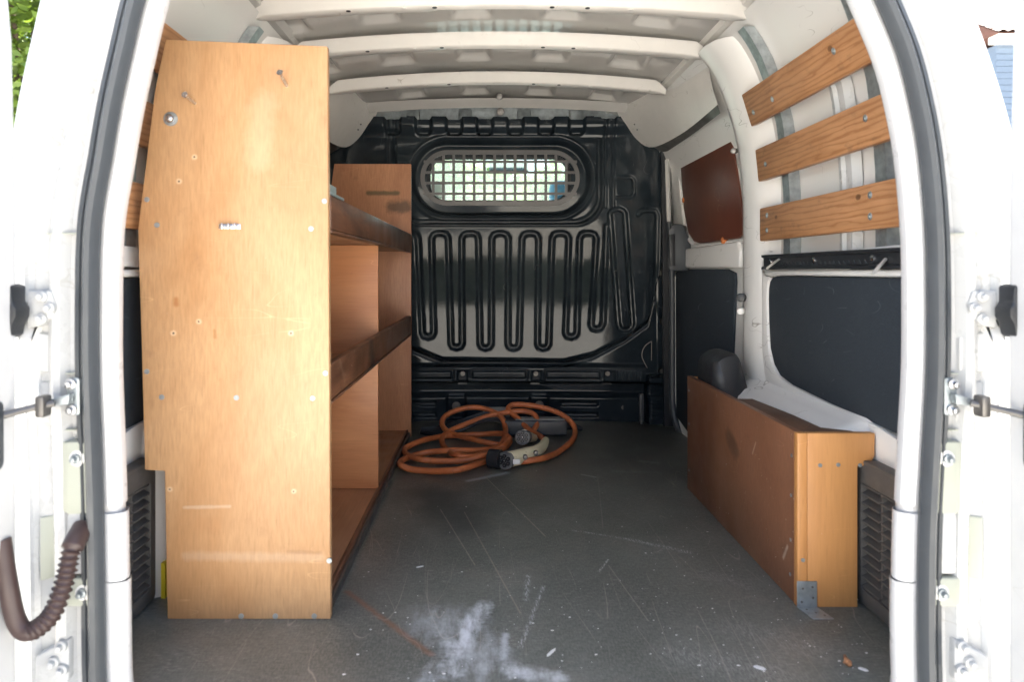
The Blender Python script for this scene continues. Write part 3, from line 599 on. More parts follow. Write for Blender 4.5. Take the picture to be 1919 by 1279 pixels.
# hardware on both hinge pillars (s: side)
def pxr(px): return (px - CX) * 1.095 / F - XC         # photo x on the right pillar -> half width
def zr(py, Y=1.095): return CAMZ - (py - CY) * Y / F
def on(s, h, y, z): return (XC + s*h, y, z)
def bolt(s, px, py, y, r_, mat, parent):
    h, z = pxr(px), zr(py)
    return P(MB().cyl(on(s, h, y-.012, z), on(s, h, y, z), r_*.62, 6).cyl(on(s, h, y-.004, z), on(s, h, y+.004, z), r_, 16), 'bolt', mat, parent, bevel=.0012)
for s in (-1, 1):
    # side pieces of the jamb outside the seal
    hp = P(MB().prism([on(s, pxr(a), 1.088, zr(b)) for a, b in ((1818, 545), (1862, 545), (1862, 615), (1840, 612), (1812, 590), (1810, 570))], (0, .03, 0)), 'hinge', 'white_paint', bevel=.003)
    for a, b in ((1832, 556), (1818, 577), (1833, 597)): bolt(s, a, b, 1.086, .0085, 'white_paint', hp)
    cap = P(MB().prism([on(s, pxr(a), 1.045, zr(b)) for a, b in ((1856, 535), (1872, 530), (1872, 632), (1860, 626), (1856, 604), (1849, 592), (1848, 575), (1856, 566))], (0, .035, 0)), 'hinge_cap', 'black_plastic', hp, bevel=.004)
    cs = P(MB().prism([on(s, pxr(a), 1.082, zr(b)) for a, b in rrect(1760, 1784, 706, 776, 6, 4)], (0, .008, 0)), 'check_strap', 'galvanised', bevel=.0015)
    for a, b in ((1775, 717), (1773, 765)): bolt(s, a, b, 1.081, .0085, 'steel', cs)
    P(MB().hexa([on(s, pxr(a), y, zr(b)) for y in (1.066, 1.080) for a, b in ((1767, 733), (1770, 752), (1806, 756), (1802, 742))]), 'strap_lug', 'galvanised', cs, bevel=.002)
    P(MB().box(on(s, pxr(1799), 1.045, zr(772)), on(s, pxr(1816), 1.068, zr(733))), 'strap_roller', 'dark_steel', cs, bevel=.004)
    P(MB().tube(crom([on(s, pxr(1790), 1.06, zr(748)), on(s, pxr(1830), 1.045, zr(756)), on(s, pxr(1878), 1.02, zr(768))], 6), [.0052]*12+[.0035], 8), 'strap_rod', 'dark_steel', cs)
    # lamp brackets and blanking block
    for (y0, y1, yo0, yo1, bz) in ((826, 962, 832, 968, 857), (1080, 1134, 1092, 1152, 1107)):
        lb = P(MB().hexa([on(s, pxr(1742), 1.086, zr(y1)), on(s, pxr(1789), 1.086, zr(y1)), on(s, pxr(1789), 1.112, zr(y1)), on(s, pxr(1742), 1.112, zr(y1)),
                          on(s, pxr(1742), 1.086, zr(y0)), on(s, pxr(1789), 1.086, zr(y0)), on(s, pxr(1789), 1.112, zr(y0)), on(s, pxr(1742), 1.112, zr(y0))]), 'lamp_bracket', 'cream_plastic', bevel=.004)
        P(MB().hexa([on(s, pxr(1788), 1.089, zr(y1-2)), on(s, pxr(1856), 1.120, zr(yo1)), on(s, pxr(1856), 1.145, zr(yo1)), on(s, pxr(1788), 1.112, zr(y1-2)),
                     on(s, pxr(1788), 1.089, zr(y0+2)), on(s, pxr(1856), 1.120, zr(yo0)), on(s, pxr(1856), 1.145, zr(yo0)), on(s, pxr(1788), 1.112, zr(y0+2))]), 'bracket_wing', 'cream_plastic', lb, bevel=.003)
        w_ = P(MB().cyl(on(s, pxr(1767 if bz < 900 else 1756), 1.0845, zr(bz)), on(s, pxr(1767 if bz < 900 else 1756), 1.09, zr(bz)), .0125, 24), 'washer', 'trimwhite', lb, bevel=.002)
        bolt(s, 1768 if bz < 900 else 1757, bz, 1.084, .0075, 'galvanised', lb)
    P(MB().prism([on(s, pxr(a), 1.096, zr(b)) for a, b in rrect(1736, 1792, 956, 1078, 8, 4)], (0, .02, 0)), 'blanking_gasket', 'dark_steel', bevel=.001)
    P(MB().prism([on(s, pxr(a), 1.088, zr(b)) for a, b in rrect(1734, 1788, 959, 1074, 8, 4)], (0, .02, 0)), 'blanking_block', 'white_paint', bevel=.003)
    P(MB().hexa([on(s, pxr(a), y, zr(b)) for y in (1.104, 1.125) for a, b in ((1786, 1078), (1786, 965), (1850, 975), (1850, 1095))]), 'lamp_panel', 'cream_plastic', bevel=.002)
    lh = P(MB().prism([on(s, pxr(a), 1.09, zr(b)) for a, b in ((1785, 1195), (1850, 1230), (1850, 1290), (1785, 1275))], (0, .03, 0)), 'hinge', 'white_paint', bevel=.005)
    for a, b in ((1798, 1208), (1812, 1238), (1796, 1252)): bolt(s, a, b, 1.088, .009, 'white_paint', lh)
    for (py_) in (437, 700, 806):
        P(MB().box(on(s, pxr(1757), 1.0935, zr(py_)), on(s, pxr(1835 if py_ < 500 else 1795), 1.108, zr(py_+1.6))), 'panel_seam', 'cream_plastic')
    P(MB().hexa([on(s, pxr(a), y, zr(b)) for y in (1.098, 1.12) for a, b in ((1800, 700), (1800, 630), (1862, 622), (1862, 700))]), 'jamb_pressing', 'white_paint', bevel=.006)
    P(MB().hexa([on(s, pxr(a), y, zr(b)) for y in (1.100, 1.12) for a, b in ((1795, 800), (1795, 716), (1850, 716), (1850, 795))]), 'jamb_pressing', 'white_paint', bevel=.006)

# rear doors, swung open past square
for s in (-1, 1):
    hx, y1, y0 = .736, 1.072, .36
    out = [(y1, -.16), (y1, .75), (y1-.012, 1.0), (y1-.05, 1.18), (y1-.14, 1.30), (y0+.14, 1.36), (y0+.03, 1.33), (y0, 1.25), (y0, -.16)]
    ds = .05
    d = P(MB().prism([(XC + s*(hx + ds*(y1-y)/(y1-y0) + max(0, z-.95)*-.06), y, z) for y, z in out], (s*.055, 0, 0)), 'rear_door', 'door_paint', bevel=.018, seg=4)
    P(MB().prism([(XC + s*(hx - .004 + ds*(y1-y)/(y1-y0)), y, z) for y, z in rrect(.45, .985, .15, 1.0, .06, 5)], (s*.01, 0, 0)), 'door_lining', 'door_paint', d, bevel=.004)
    P(MB().prism([(XC + s*(hx - .008 + ds*(y1-y)/(y1-y0)), y, z) for y, z in rrect(.85, 1.028, .375, .475, .012, 4)], (s*.012, 0, 0)), 'door_pocket', 'grey_plastic', d, bevel=.003)
    P(MB().tube([(XC + s*(hx+.03), y1+.002, z) for z in np.linspace(-.1, .95, 8)], .006, 8), 'door_edge_seal', 'rubber', d)
# wiring hose at the left pillar
hp_ = crom([on(-1, pxr(1755), 1.085, zr(985)), on(-1, pxr(1752), 1.05, zr(1010)), on(-1, pxr(1757), 1.04, zr(1060)), on(-1, pxr(1777), 1.035, zr(1118)), on(-1, pxr(1812), 1.03, zr(1145)), on(-1, pxr(1835), 1.03, zr(1125)), on(-1, pxr(1850), 1.03, zr(1060)), on(-1, pxr(1866), 1.035, zr(985))], 16)
rs = []
for i, p in enumerate(hp_):
    u = i / (len(hp_)-1); base = .0155 if u < .14 else (.0115 if u < .55 else .013)
    rs.append(base + (.0028 * (1 if i % 3 == 0 else -.4) if .14 < u < .55 else 0))
P(MB().tube([tuple(p) for p in hp_], rs, 16), 'wiring_hose', 'hose', smooth=True, angle=80)

# ---------------------------------------------------------------- left and right side walls inside
def side_y(px, X): return X * F / (px - CX)
# right: white inner frame round the felt panel (ring), C pillar, wheel arch
XW = XC + .730
inn = [(y, z) for y, z in rrect(1.16, 1.955, .368, .655, [.03, .03, .03, .03], 8)]
felt_o = [(1.15, .646), (1.90, .646), (1.925, .642), (1.943, .631), (1.951, .612), (1.953, .58), (1.950, .52), (1.940, .45), (1.915, .41), (1.875, .385), (1.80, .372), (1.60, .362), (1.40, .355), (1.15, .345)]
for s in (-1, 1):
    fx = XC + s*.733
    P(MB().prism([(fx, y, z) for y, z in felt_o], (s*.006, 0, 0)), 'lining_panel', 'felt', bevel=.0015)
    # ring frame proud of the felt
    cen = Vector((1.5, .5)); outer = []; inner = []
    fo = crom([Vector((y, z, 0)) for y, z in felt_o], 3, closed=True)
    for p in fo:
        inner.append((XC + s*.727, p.x, p.y))
        oy = min(2.02, max(1.13, p.x + (p.x - 1.5)*.25)); oz = p.y + (.04 if p.y > .5 else -.07)
        if p.x > 1.90 and p.y < .62: oy = 2.02; oz = p.y - .02 if p.y < .45 else p.y
        outer.append((XC + s*.727, oy, oz))
    P(MB().ring(outer, inner, (s*.02, 0, 0)), 'wall_frame', 'inner_paint', bevel=.003)
    # wheel arch hump
    wa = [(.745, .376), (.735, .362), (.708, .346), (.675, .332), (.655, .315), (.648, .29), (.648, -.01)]
    rows = []
    for y in np.linspace(1.420, 2.12, 24):
        k = min(1, max(0, (y-1.418)/.012)) * min(1, max(0, (2.14-y)/.10)); k = k*k*(3-2*k)*(1 if s > 0 else .57)
        rows.append([(XC + s*(.745 + (a-.745)*k), y, z) for a, z in wa])
    P(MB().grid(rows), 'wheel_arch', 'inner_paint', smooth=True, angle=60)
    P(MB().prism([(XC + s*.745, 1.13, .36), (XC + s*.745, 2.14, .36), (XC + s*.745, 2.14, -.015), (XC + s*.745, 1.13, -.015)], (s*.01, 0, 0)), 'lower_wall', 'inner_paint')
    # C pillar, following the wall's tumblehome
    rows = []
    for z in np.linspace(.30, 1.30, 26):
        base = hw(z) - .760; fl = .10 * max(0, (.48 - z)/.18)**2 if z < .48 else 0
        cr = [(.765, 1.945 - fl), (.742, 1.958 - fl), (.722, 1.985 - fl*.6), (.712, 2.03), (.711, 2.085), (.716, 2.115), (.735, 2.135), (.765, 2.14)]
        rows.append([(XC + s*(a + base), y, z) for a, y in cr])
    P(MB().grid(rows), 'pillar', 'inner_paint', smooth=True, angle=60)
    # outer-skin stiffener between the uprights
    rows = [[(XC + s*(hw(z) - d), y, z) for y, d in ((1.52, .002), (1.53, .02), (1.545, .022), (1.55, .014), (1.565, .014), (1.57, .022), (1.585, .02), (1.595, .002))] for z in np.linspace(.67, 1.13, 20)]
    P(MB().grid(rows), 'skin_stiffener', 'white_paint', smooth=True, angle=30)
    # galvanised uprights carrying the slats
    for y0, w_ in ((1.845, .040), (1.405, .040)):
        rows = [[(XC + s*(hw(z) - .028), y0 - w_/2, z), (XC + s*(hw(z) - .028), y0 + w_/2, z), (XC + s*(hw(z) - .0), y0 + w_/2, z), (XC + s*(hw(z) - .0), y0 - w_/2, z)] for z in np.linspace(.67, 1.285, 24)]
        P(MB().grid(rows, True), 'slat_upright', 'galvanised', smooth=True, angle=30)
# horizontal shelf of the body under the rail
for s in (-1, 1):
    P(MB().box((XC+s*.721, 1.14, .6485), (XC+s*.77, 1.955, .6625)), 'belt_rail', 'inner_paint', bevel=.006, seg=3)
# sliding door (right, forward)
XD = XC + .758
sdoor = P(MB().prism([(XD, y, z) for y, z in ((2.13, -.01), (2.98, -.01), (2.98, 1.06), (2.93, 1.20), (2.13, 1.29))], (.02, 0, 0)), 'sliding_door', 'inner_paint')
def dp(px, py, dx=0): X = XD - dx; Y = X*F/(px-CX); return (X, Y, CAMZ-(py-CY)*Y/F)
P(MB().prism([dp(a, b, .010) for a, b in ((1266, 512), (1272, 505), (1362, 505), (1376, 512), (1377, 530), (1366, 800), (1330, 850), (1290, 812), (1267, 780))], (.009, 0, 0)), 'lining_panel', 'felt', sdoor, bevel=.001)
P(MB().prism([dp(a, b, .018) for a, b in ((1274, 290), (1283, 280), (1352, 234), (1362, 236), (1372, 275), (1384, 350), (1391, 405), (1391, 440), (1384, 446), (1310, 456), (1300, 452), (1290, 436), (1281, 390))], (.007, 0, 0)), 'window_cover', 'hardboard', sdoor, bevel=.001, label='reddish brown board over the sliding door window')
for a, b in ((1326, 255), (1279, 375), (1352, 451)):
    c_ = Vector(dp(a, b, .022)); P(MB().cyl(c_, c_ + Vector((.02, 0, 0)), .011, 12), 'cover_clip', 'orange_clip', sdoor, bevel=.003)
# frame round the window opening
wo = crom([Vector(dp(a, b, .006)) for a, b in ((1272, 288), (1283, 277), (1352, 230), (1364, 233), (1375, 275), (1387, 350), (1395, 405), (1396, 445), (1386, 451), (1310, 461), (1298, 457), (1287, 438), (1279, 390))], 4, closed=True)
P(MB().tube([tuple(p) for p in wo] + [tuple(wo[0])], .007, 8), 'window_moulding', 'inner_paint', sdoor, smooth=True)
P(MB().prism([dp(a, b, .02) for a, b in ((1262, 470), (1380, 452), (1386, 470), (1384, 502), (1262, 502))], (.02, 0, 0)), 'door_beam', 'inner_paint', sdoor, bevel=.008, seg=3)
lat = P(MB().prism([U(a, b, 2.78) for a, b in ((1252, 430), (1262, 419), (1280, 421), (1288, 440), (1302, 462), (1298, 482), (1290, 492), (1288, 508), (1256, 508), (1252, 500))], (.03, .06, 0)), 'door_latch', 'grey_plastic', sdoor, bevel=.006, seg=3)
P(MB().prism([U(a, b, 2.768) for a, b in ((1254, 440), (1265, 438), (1266, 498), (1256, 500))], (.0, .02, 0)), 'latch_lever', 'black_plastic', lat, bevel=.003)
# door seal and its white flange
sp_ = [(1243, 284, 3.04), (1248, 340, 3.03), (1254, 420, 3.02), (1259, 520, 3.01), (1260, 640, 3.0), (1260, 740, 2.99), (1264, 780, 2.97), (1272, 805, 2.94), (1286, 826, 2.88), (1292, 835, 2.84)]
P(MB().tube([tuple(p) for p in crom([U(*q) for q in sp_], 6)], .014, 10), 'sliding_door_seal', 'rubber', smooth=True)
P(MB().tube([tuple(p) for p in crom([U(a+9, b-2, y-.02) for a, b, y in sp_[3:]], 6)], .008, 8), 'seal_flange', 'trimwhite', smooth=True)
P(MB().prism([U(1240, 288, 3.02), U(1248, 284, 3.02), U(1262, 530, 3.02), U(1262, 800, 3.02), U(1245, 800, 3.02)], (0, .02, 0)), 'pillar_b', 'black_plastic').name = 'door_pillar'
P(MB().prism([U(1246, 300, 3.0), U(1252, 296, 2.98), U(1256, 415, 2.98), U(1250, 415, 3.0)], (0.01, .02, 0)), 'pillar_edge', 'trimwhite')
# header above the sliding door, dark sheet standing in for the shadow beneath it, corner gussets
def patch(A, B, bulge=(0,0,0), n=8):
    A = crom(A, 6); B = crom(B, 6); rows = []
    for i in range(n+1):
        t = i/n; rows.append([tuple(a.lerp(b, t) + Vector(bulge)*math.sin(math.pi*t)) for a, b in zip(A, B)])
    return MB().grid(rows)
for s in (-1, 1):
    mx = lambda q: (q[0] if s > 0 else 2*XC+.02 - q[0], q[1], q[2])
    top = [mx(Vector(U(1156, 208, 3.085)) + Vector((-.01, 0, .03))), mx(Vector(U(1205, 188, 2.82)) + Vector((-.01, 0, .03))), mx(Vector(U(1262, 166, 2.55)) + Vector((-.01, 0, .03))), mx(Vector(U(1335, 118, 2.20)) + Vector((-.01, 0, .03)))]
    low = [mx(U(1178, 245, 3.085)), mx(U(1216, 276, 3.02)), mx(U(1275, 252, 2.62)), mx(U(1345, 196, 2.18))]
    P(patch(top, low, (s*-.012, -.01, .0)), 'corner_gusset', 'bow_paint', smooth=True, angle=70)
    low2 = [mx(U(1216, 276, 3.02)), mx(U(1250, 268, 2.85)), mx(U(1296, 238, 2.52)), mx(U(1346, 200, 2.18))]
    P(patch([mx(U(1178, 245, 3.085)), mx(U(1216, 276, 3.02)), mx(U(1275, 252, 2.62)), mx(U(1345, 196, 2.18))], [mx(U(1244, 288, 3.04)), mx(U(1262, 276, 2.85)), mx(U(1300, 250, 2.55)), mx(U(1350, 212, 2.17))], (0,0,0), 4), 'header_gap_shade', 'dark_steel', smooth=True)
    for a, b in ((1188, 208), (1189, 233), (1194, 243)): P(MB().cyl(mx(U(a, b, 2.955)), mx(U(a, b, 2.99)), .003, 8), 'vent_hole', 'black_plastic')
# small fittings on the C pillar
P(MB().cyl(U(1388, 558, 2.05), U(1392, 558, 2.10), .013, 12), 'door_buffer', 'black_plastic', bevel=.003)
P(MB().cyl(U(1387, 584, 2.05), U(1391, 584, 2.09), .010, 12), 'pillar_bolt', 'trimwhite', bevel=.003)
P(MB().cyl(U(1374, 283, 2.08), U(1378, 283, 2.13), .009, 8), 'pillar_bolt', 'dark_steel', bevel=.002)
# roller cover at the foot of the pillar
rc = crom([Vector(U(a, b, 1.98)) for a, b in ((1337, 752), (1336, 705), (1340, 682), (1356, 668), (1378, 664), (1388, 672), (1396, 700), (1405, 730), (1413, 752))], 4)
bot = [Vector((p.x, 2.02, CAMZ - .35)) for p in rc]
rows = [[tuple(p + Vector((0, .14, .0))) for p in rc], [tuple(p + Vector((0, .02, 0))) for p in rc], [tuple(Vector((p.x + (rc[14].x - p.x)*.06, p.y, p.z - .006))) for p in rc], [tuple(Vector((p.x*.5 + rc[14].x*.5, p.y - .012, (p.z + .29)*.5))) for p in rc], [tuple(Vector((rc[14].x, p.y - .014, .30))) for p in rc]]
P(MB().grid(rows), 'roller_cover', 'black_plastic', smooth=True, angle=60)
# louvred vents low in both rear corners
for s in (-1, 1):
    vx = XC + s*.700
    vy0, vy1, vz0, vz1 = 1.245, 1.432, .004, .282
    vt = P(MB().ring([(vx, y, z) for y, z in rrect(vy0, vy1, vz0, vz1, .012, 4)], [(vx, y, z) for y, z in rrect(vy0+.035, vy1-.022, vz0+.03, vz1-.04, .006, 4)], (s*.02, 0, 0)), 'vent_grille', 'dusty_plastic', bevel=.003)
    P(MB().box((vx+s*.03, vy0+.01, vz0+.01), (vx+s*.044, vy1-.01, vz1-.01)), 'vent_backing', 'black_plastic', vt)
    P(MB().box((vx+s*.004, (vy0+vy1)/2+.002, vz0+.03), (vx+s*.026, (vy0+vy1)/2+.006, vz1-.04)), 'vent_divider', 'dusty_plastic', vt)
    P(MB().box((vx+s*.0, vy0+.005, vz1-.002), (vx+s*.046, vy1-.005, vz1+.006)), 'vent_ledge', 'dusty_plastic', vt, bevel=.002)
    lv = None
    for c_ in range(2):
        ya = vy0 + .036 + c_*(.0675); yb_ = ya + .0615
        for k in range(12):
            z = vz0 + .036 + k*.0182
            if lv is None or c_ == 1 and k == 0:
                lv = P(MB().hexa([(vx+s*.002, ya, z-.003), (vx+s*.002, yb_, z-.003), (vx+s*.028, yb_, z+.011), (vx+s*.028, ya, z+.011),
                                  (vx+s*.002, ya, z), (vx+s*.002, yb_, z), (vx+s*.028, yb_, z+.014), (vx+s*.028, ya, z+.014)]), 'louvre', 'dusty_plastic', vt); z0_ = z; base_loc = lv.location.copy()
            else:
                q = lv.copy(); COL.objects.link(q); q.location = base_loc + Vector((0, 0, z - z0_))
    for z in (.04, .16): P(MB().cyl((vx-s*.004, vy0+.018, z), (vx+s*.01, vy0+.018, z), .012, 12), 'vent_plug', 'black_plastic', vt, bevel=.003)
P(MB().box((XC-.684, 1.436, .001), (XC-.692, 1.50, .072)), 'floor_tape', 'yellow')

# ================================================================ THINGS INSIDE
# ---- wall slats
sx = lambda z, s=1: XC + s*(hw(z) - .0285)
def slat(z0, z1, y0, y1, s, label, screws=(), skew=0.0, grp='pale wooden slats screwed to the side walls'):
    e = thing('wall_slat', label, 'wooden slat', (sx(z0, s), (y0+y1)/2, z0), grp)
    th = .021; a0, a1 = sx(z0, s), sx(z1, s); dx, dz = a1-a0, z1-z0; L = math.hypot(dx, dz); nx_, nz = (-dz/L*s*1.0, dx/L*s*1.0)
    if nx_*s > 0: nx_, nz = -nx_, -nz
    pr = [(a0, z0), (a1, z1), (a1+nx_*th, z1+nz*th), (a0+nx_*th, z0+nz*th)]
    MB().hexa([(x, y0, z) for x, z in pr] + [(x, y1 + skew*(1 if k in (1, 2) else 0), z) for k, (x, z) in enumerate(pr)]).build('plank', 'pine', e, bevel=.003)
    for y, f in screws:
        c_ = Vector((a0 + dx*f + nx_*th, y, z0 + dz*f + nz*th)); n_ = Vector((nx_, 0, nz))
        MB().cyl(c_ - n_*.003, c_ + n_*.0014, .0075, 14).cyl(c_, c_ + n_*.003, .004, 8).build('screw', 'galvanised', e, bevel=.0008, seg=1)
    return e
slat(.742, .832, 1.17, 1.972, 1, 'lowest wooden slat on the right wall, just above the black hook rail', ((1.92, .3), (1.92, .75), (1.405, .75), (1.405, .28)))
slat(.908, .996, 1.17, 1.972, 1, 'middle wooden slat of the three on the right wall', ((1.91, .45), (1.405, .62)))
slat(1.064, 1.152, 1.17, 1.972, 1, 'highest wooden slat on the right wall, near the roof', ((1.93, .35), (1.80, .40), (1.47, .62)))
slat(.742, .832, 1.17, 1.972, -1, 'lowest wooden slat on the left wall, peeking out behind the tall shelf end')
slat(.908, .996, 1.17, 1.972, -1, 'middle wooden slat on the left wall, a sliver beside the shelf end')
slat(1.064, 1.152, 1.17, 1.98, -1, 'highest wooden slat on the left wall, showing above the shelf end')
# ---- hook rail
XR = XC + .722
rail = thing('hook_rail', 'black perforated rail with wire hooks on the right wall under the slats', 'rail', (XR, 1.55, .664))
rp = [(0, .664), (-.010, .664), (-.010, .670), (-.004, .673), (-.004, .694), (-.010, .697), (-.010, .703), (0, .703)]
MB().prism([(XR + a, 1.16, z) for a, z in rp], (0, .79, 0)).build('channel', 'black_plastic', rail)
for k in range(20):
    y = 1.42 + k*.021; MB().hexa([(XR-.0055, y, .674), (XR-.0055, y+.003, .674), (XR-.003, y+.003, .674), (XR-.003, y, .674), (XR-.0055, y+.008, .682), (XR-.0055, y+.011, .682), (XR-.003, y+.011, .682), (XR-.003, y+.008, .682)]).build('notch', 'grey_plastic', rail)
for y in (1.65, 1.40, 1.90): MB().cyl((XR-.007, y, .684), (XR, y, .684), .007, 12).build('screw', 'steel', rail, bevel=.001)
for a, b, c_, d in ((1460, 486, 1437, 504), (1660, 486, 1634, 514)):
    p = UX(a, b, XR-.006); q = U(c_, d, p[1]*.985); mid = ((p[0]+q[0])/2, (p[1]+q[1])/2-.004, (p[2]+q[2])/2+.002)
    MB().tube([tuple(v) for v in crom([p, mid, q], 5)], .0032, 8).build('hook', 'zinc', rail, smooth=True)

# ---- shelving unit
sh = thing('shelving_unit', 'tall open plywood shelving unit with three tiers along the left wall', 'shelf', (-.45, 2.1, 0))
XF, XB, TH = -.2945, -.65, .018
end = [pm(613.5, 86), pm(619.5, 1162), pm(313, 1162), pm(308, 884), pm(271, 882), pm(264.5, 640), pm(258, 430), pm(290, 168), pm(310, 73)]
end = [(x, YP, max(z, .0)) for x, y, z in end]
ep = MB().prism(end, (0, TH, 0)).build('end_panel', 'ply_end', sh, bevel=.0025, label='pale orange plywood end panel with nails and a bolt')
SZ = 1.087
MB().prism([(XF-.001, 2.835, 0), (XF-.001, 2.835, 1.085), (-.60, 2.835, 1.085), (-.645, 2.835, .76), (-.64, 2.835, .28), (-.60, 2.835, .28), (-.60, 2.835, 0)], (0, TH, 0)).build('end_panel', 'ply_far', sh, bevel=.002)
MB().box((-.312, 2.074, .028), (-.64, 2.090, .735)).build('divider', 'ply_mid', sh, bevel=.0015)
MB().box((-.316, YP+TH, .010), (-.60, 2.835, .027)).build('shelf_board', 'ply_base', sh, bevel=.0015)
MB().box((XF-.020, YP+TH, .405), (-.645, 2.8345, .420)).build('shelf_board', 'ply_base', sh, bevel=.0015)
MB().box((XF-.020, YP+TH, .737), (-.645, 2.8345, .752)).build('shelf_board', 'ply_base', sh, bevel=.0015)
def liplist(z0, z1):   # plywood lip with visible layered edge
    MB().box((XF-.019, YP+TH+.0005, z0+.007), (XF-.001, 2.834, z1)).build('shelf_lip', 'lip_brown', sh, bevel=.003)
    MB().box((XF-.019, YP+TH+.0005, z0), (XF+.0005, 2.834, z0+.0055)).build('lip_edging', 'lip_brown', sh, bevel=.001)
liplist(.405, .482); liplist(.733, .806)
MB().box((XF-.022, YP+TH+.0005, .0), (XF-.012, 2.834, .030)).build('base_rail', 'lip_brown', sh, bevel=.002)
MB().box((XF-.0115, YP+TH+.0005, .0), (XF-.004, 2.834, .020)).build('base_edging', 'dark_steel', sh, bevel=.001)
MB().box((XF-.018, YP+TH+.002, .807), (XF-.002, 1.50, .812)).box((XF-.020, YP+TH+.002, .807), (XF-.0185, 1.50, .835)).build('angle_bracket', 'galvanised', sh, bevel=.0006, seg=1)
def esc(px, py, r_=.0052, mat='galvanised'):
    c_ = Vector(pm(px, py)); MB().cyl(c_ - Vector((0, .0012, 0)), c_ + Vector((0, .003, 0)), r_, 14).cyl(c_ - Vector((0, .0016, 0)), c_, r_*.42, 4).build('screw', mat, ep, bevel=.0005, seg=1)
for q in ((275, 374), (294, 422), (275, 697), (303, 745), (443, 746), (586, 747), (610, 700), (608, 377), (583, 429), (452, 1156), (516, 1156), (589, 1156), (617, 1052)): esc(*q)
for a, b, dx_, dz_ in ((365, 193, -.006, .008), (537, 160, -.004, .016)):
    c_ = Vector(pm(a, b)); t_ = c_ + Vector((dx_, -.03, dz_)); d_ = (t_ - c_).normalized()
    MB().tube([c_ + d_*-.004, c_ + d_*.004, t_ - d_*.003, t_, t_ + d_*.0016], [.003, .003, .0026, .0062, .0062], 12).build('protruding_screw', 'steel', ep)
c_ = Vector(pm(320, 223)); MB().cyl(c_ - Vector((0, .002, 0)), c_ + Vector((0, .001, 0)), .0135, 24).build('washer', 'galvanised', ep, bevel=.0005)
MB().tube([c_ - Vector((0, y, 0)) for y in (.001, .006, .009, .0105)], [.0075, .0075, .0055, .002], 16).build('coach_bolt', 'steel', ep, smooth=True)
c_ = Vector(pm(428, 425)); cb = MB().box(c_ + Vector((-.017, -.003, -.005)), c_ + Vector((.024, -.0005, .005))).build('tool_clip', 'steel', ep, bevel=.0008)
for dx_ in (-.006, .006, .018): MB().box(c_ + Vector((dx_-.0035, -.016, -.0055)), c_ + Vector((dx_+.0005, -.002, .0055))).build('clip_tongue', 'steel', cb, bevel=.0008)

# ---- wheel arch box
wb = thing('wheel_arch_box', 'low brown plywood box with pale end built over the right wheel arch', 'wooden box', (.68, 1.78, 0))
bx = .612
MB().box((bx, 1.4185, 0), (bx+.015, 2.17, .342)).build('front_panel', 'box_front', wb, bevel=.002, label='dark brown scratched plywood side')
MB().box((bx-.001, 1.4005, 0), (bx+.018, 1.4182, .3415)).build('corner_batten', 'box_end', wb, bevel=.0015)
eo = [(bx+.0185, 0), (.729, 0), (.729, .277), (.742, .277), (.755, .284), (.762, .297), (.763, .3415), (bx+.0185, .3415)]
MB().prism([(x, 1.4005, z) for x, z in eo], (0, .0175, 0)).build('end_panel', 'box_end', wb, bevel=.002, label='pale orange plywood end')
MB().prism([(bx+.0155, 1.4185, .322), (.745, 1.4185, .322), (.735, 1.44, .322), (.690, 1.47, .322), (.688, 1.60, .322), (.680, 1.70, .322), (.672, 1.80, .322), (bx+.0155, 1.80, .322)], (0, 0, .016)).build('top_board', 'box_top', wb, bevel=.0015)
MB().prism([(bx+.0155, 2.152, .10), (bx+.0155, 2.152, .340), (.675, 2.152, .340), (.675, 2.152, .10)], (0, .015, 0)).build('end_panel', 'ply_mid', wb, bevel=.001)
br = MB().box((bx-.003, 1.3975, .001), (bx+.036, 1.3998, .052)).prism([(bx-.003, 1.3975, .0008), (bx+.036, 1.3975, .0008), (bx+.046, 1.350, .0008), (bx+.006, 1.350, .0008)], (0, 0, .002)).build('corner_bracket', 'galvanised', wb, bevel=.0005, seg=1)
for x, z in ((.006, .012), (.028, .020), (.008, .038), (.027, .041)): MB().cyl((bx+x, 1.3970, z), (bx+x, 1.399, z), .0022, 8).build('bracket_hole', 'dark_steel', br)
for x, y in ((.010, 1.385), (.022, 1.372), (.034, 1.362)): MB().cyl((bx+x, y, .002), (bx+x, y, .0034), .0022, 8).build('bracket_hole', 'dark_steel', br)
for a, b in ((1537, 873), (1571, 872), (1612, 873), (1505, 1051)):
    c_ = Vector(U(a, b, 1.4)); MB().cyl(c_ - Vector((0, .001, 0)), c_ + Vector((0, .002, 0)), .004, 12).build('screw', 'galvanised', wb, bevel=.0004, seg=1)
for y, z in ((1.43, .29), (1.432, .21), (1.434, .12), (1.436, .05), (2.15, .3), (2.15, .2), (2.15, .06)): MB().cyl((bx-.001, y, z), (bx+.002, y, z), .0038, 10).build('screw', 'galvanised', wb)

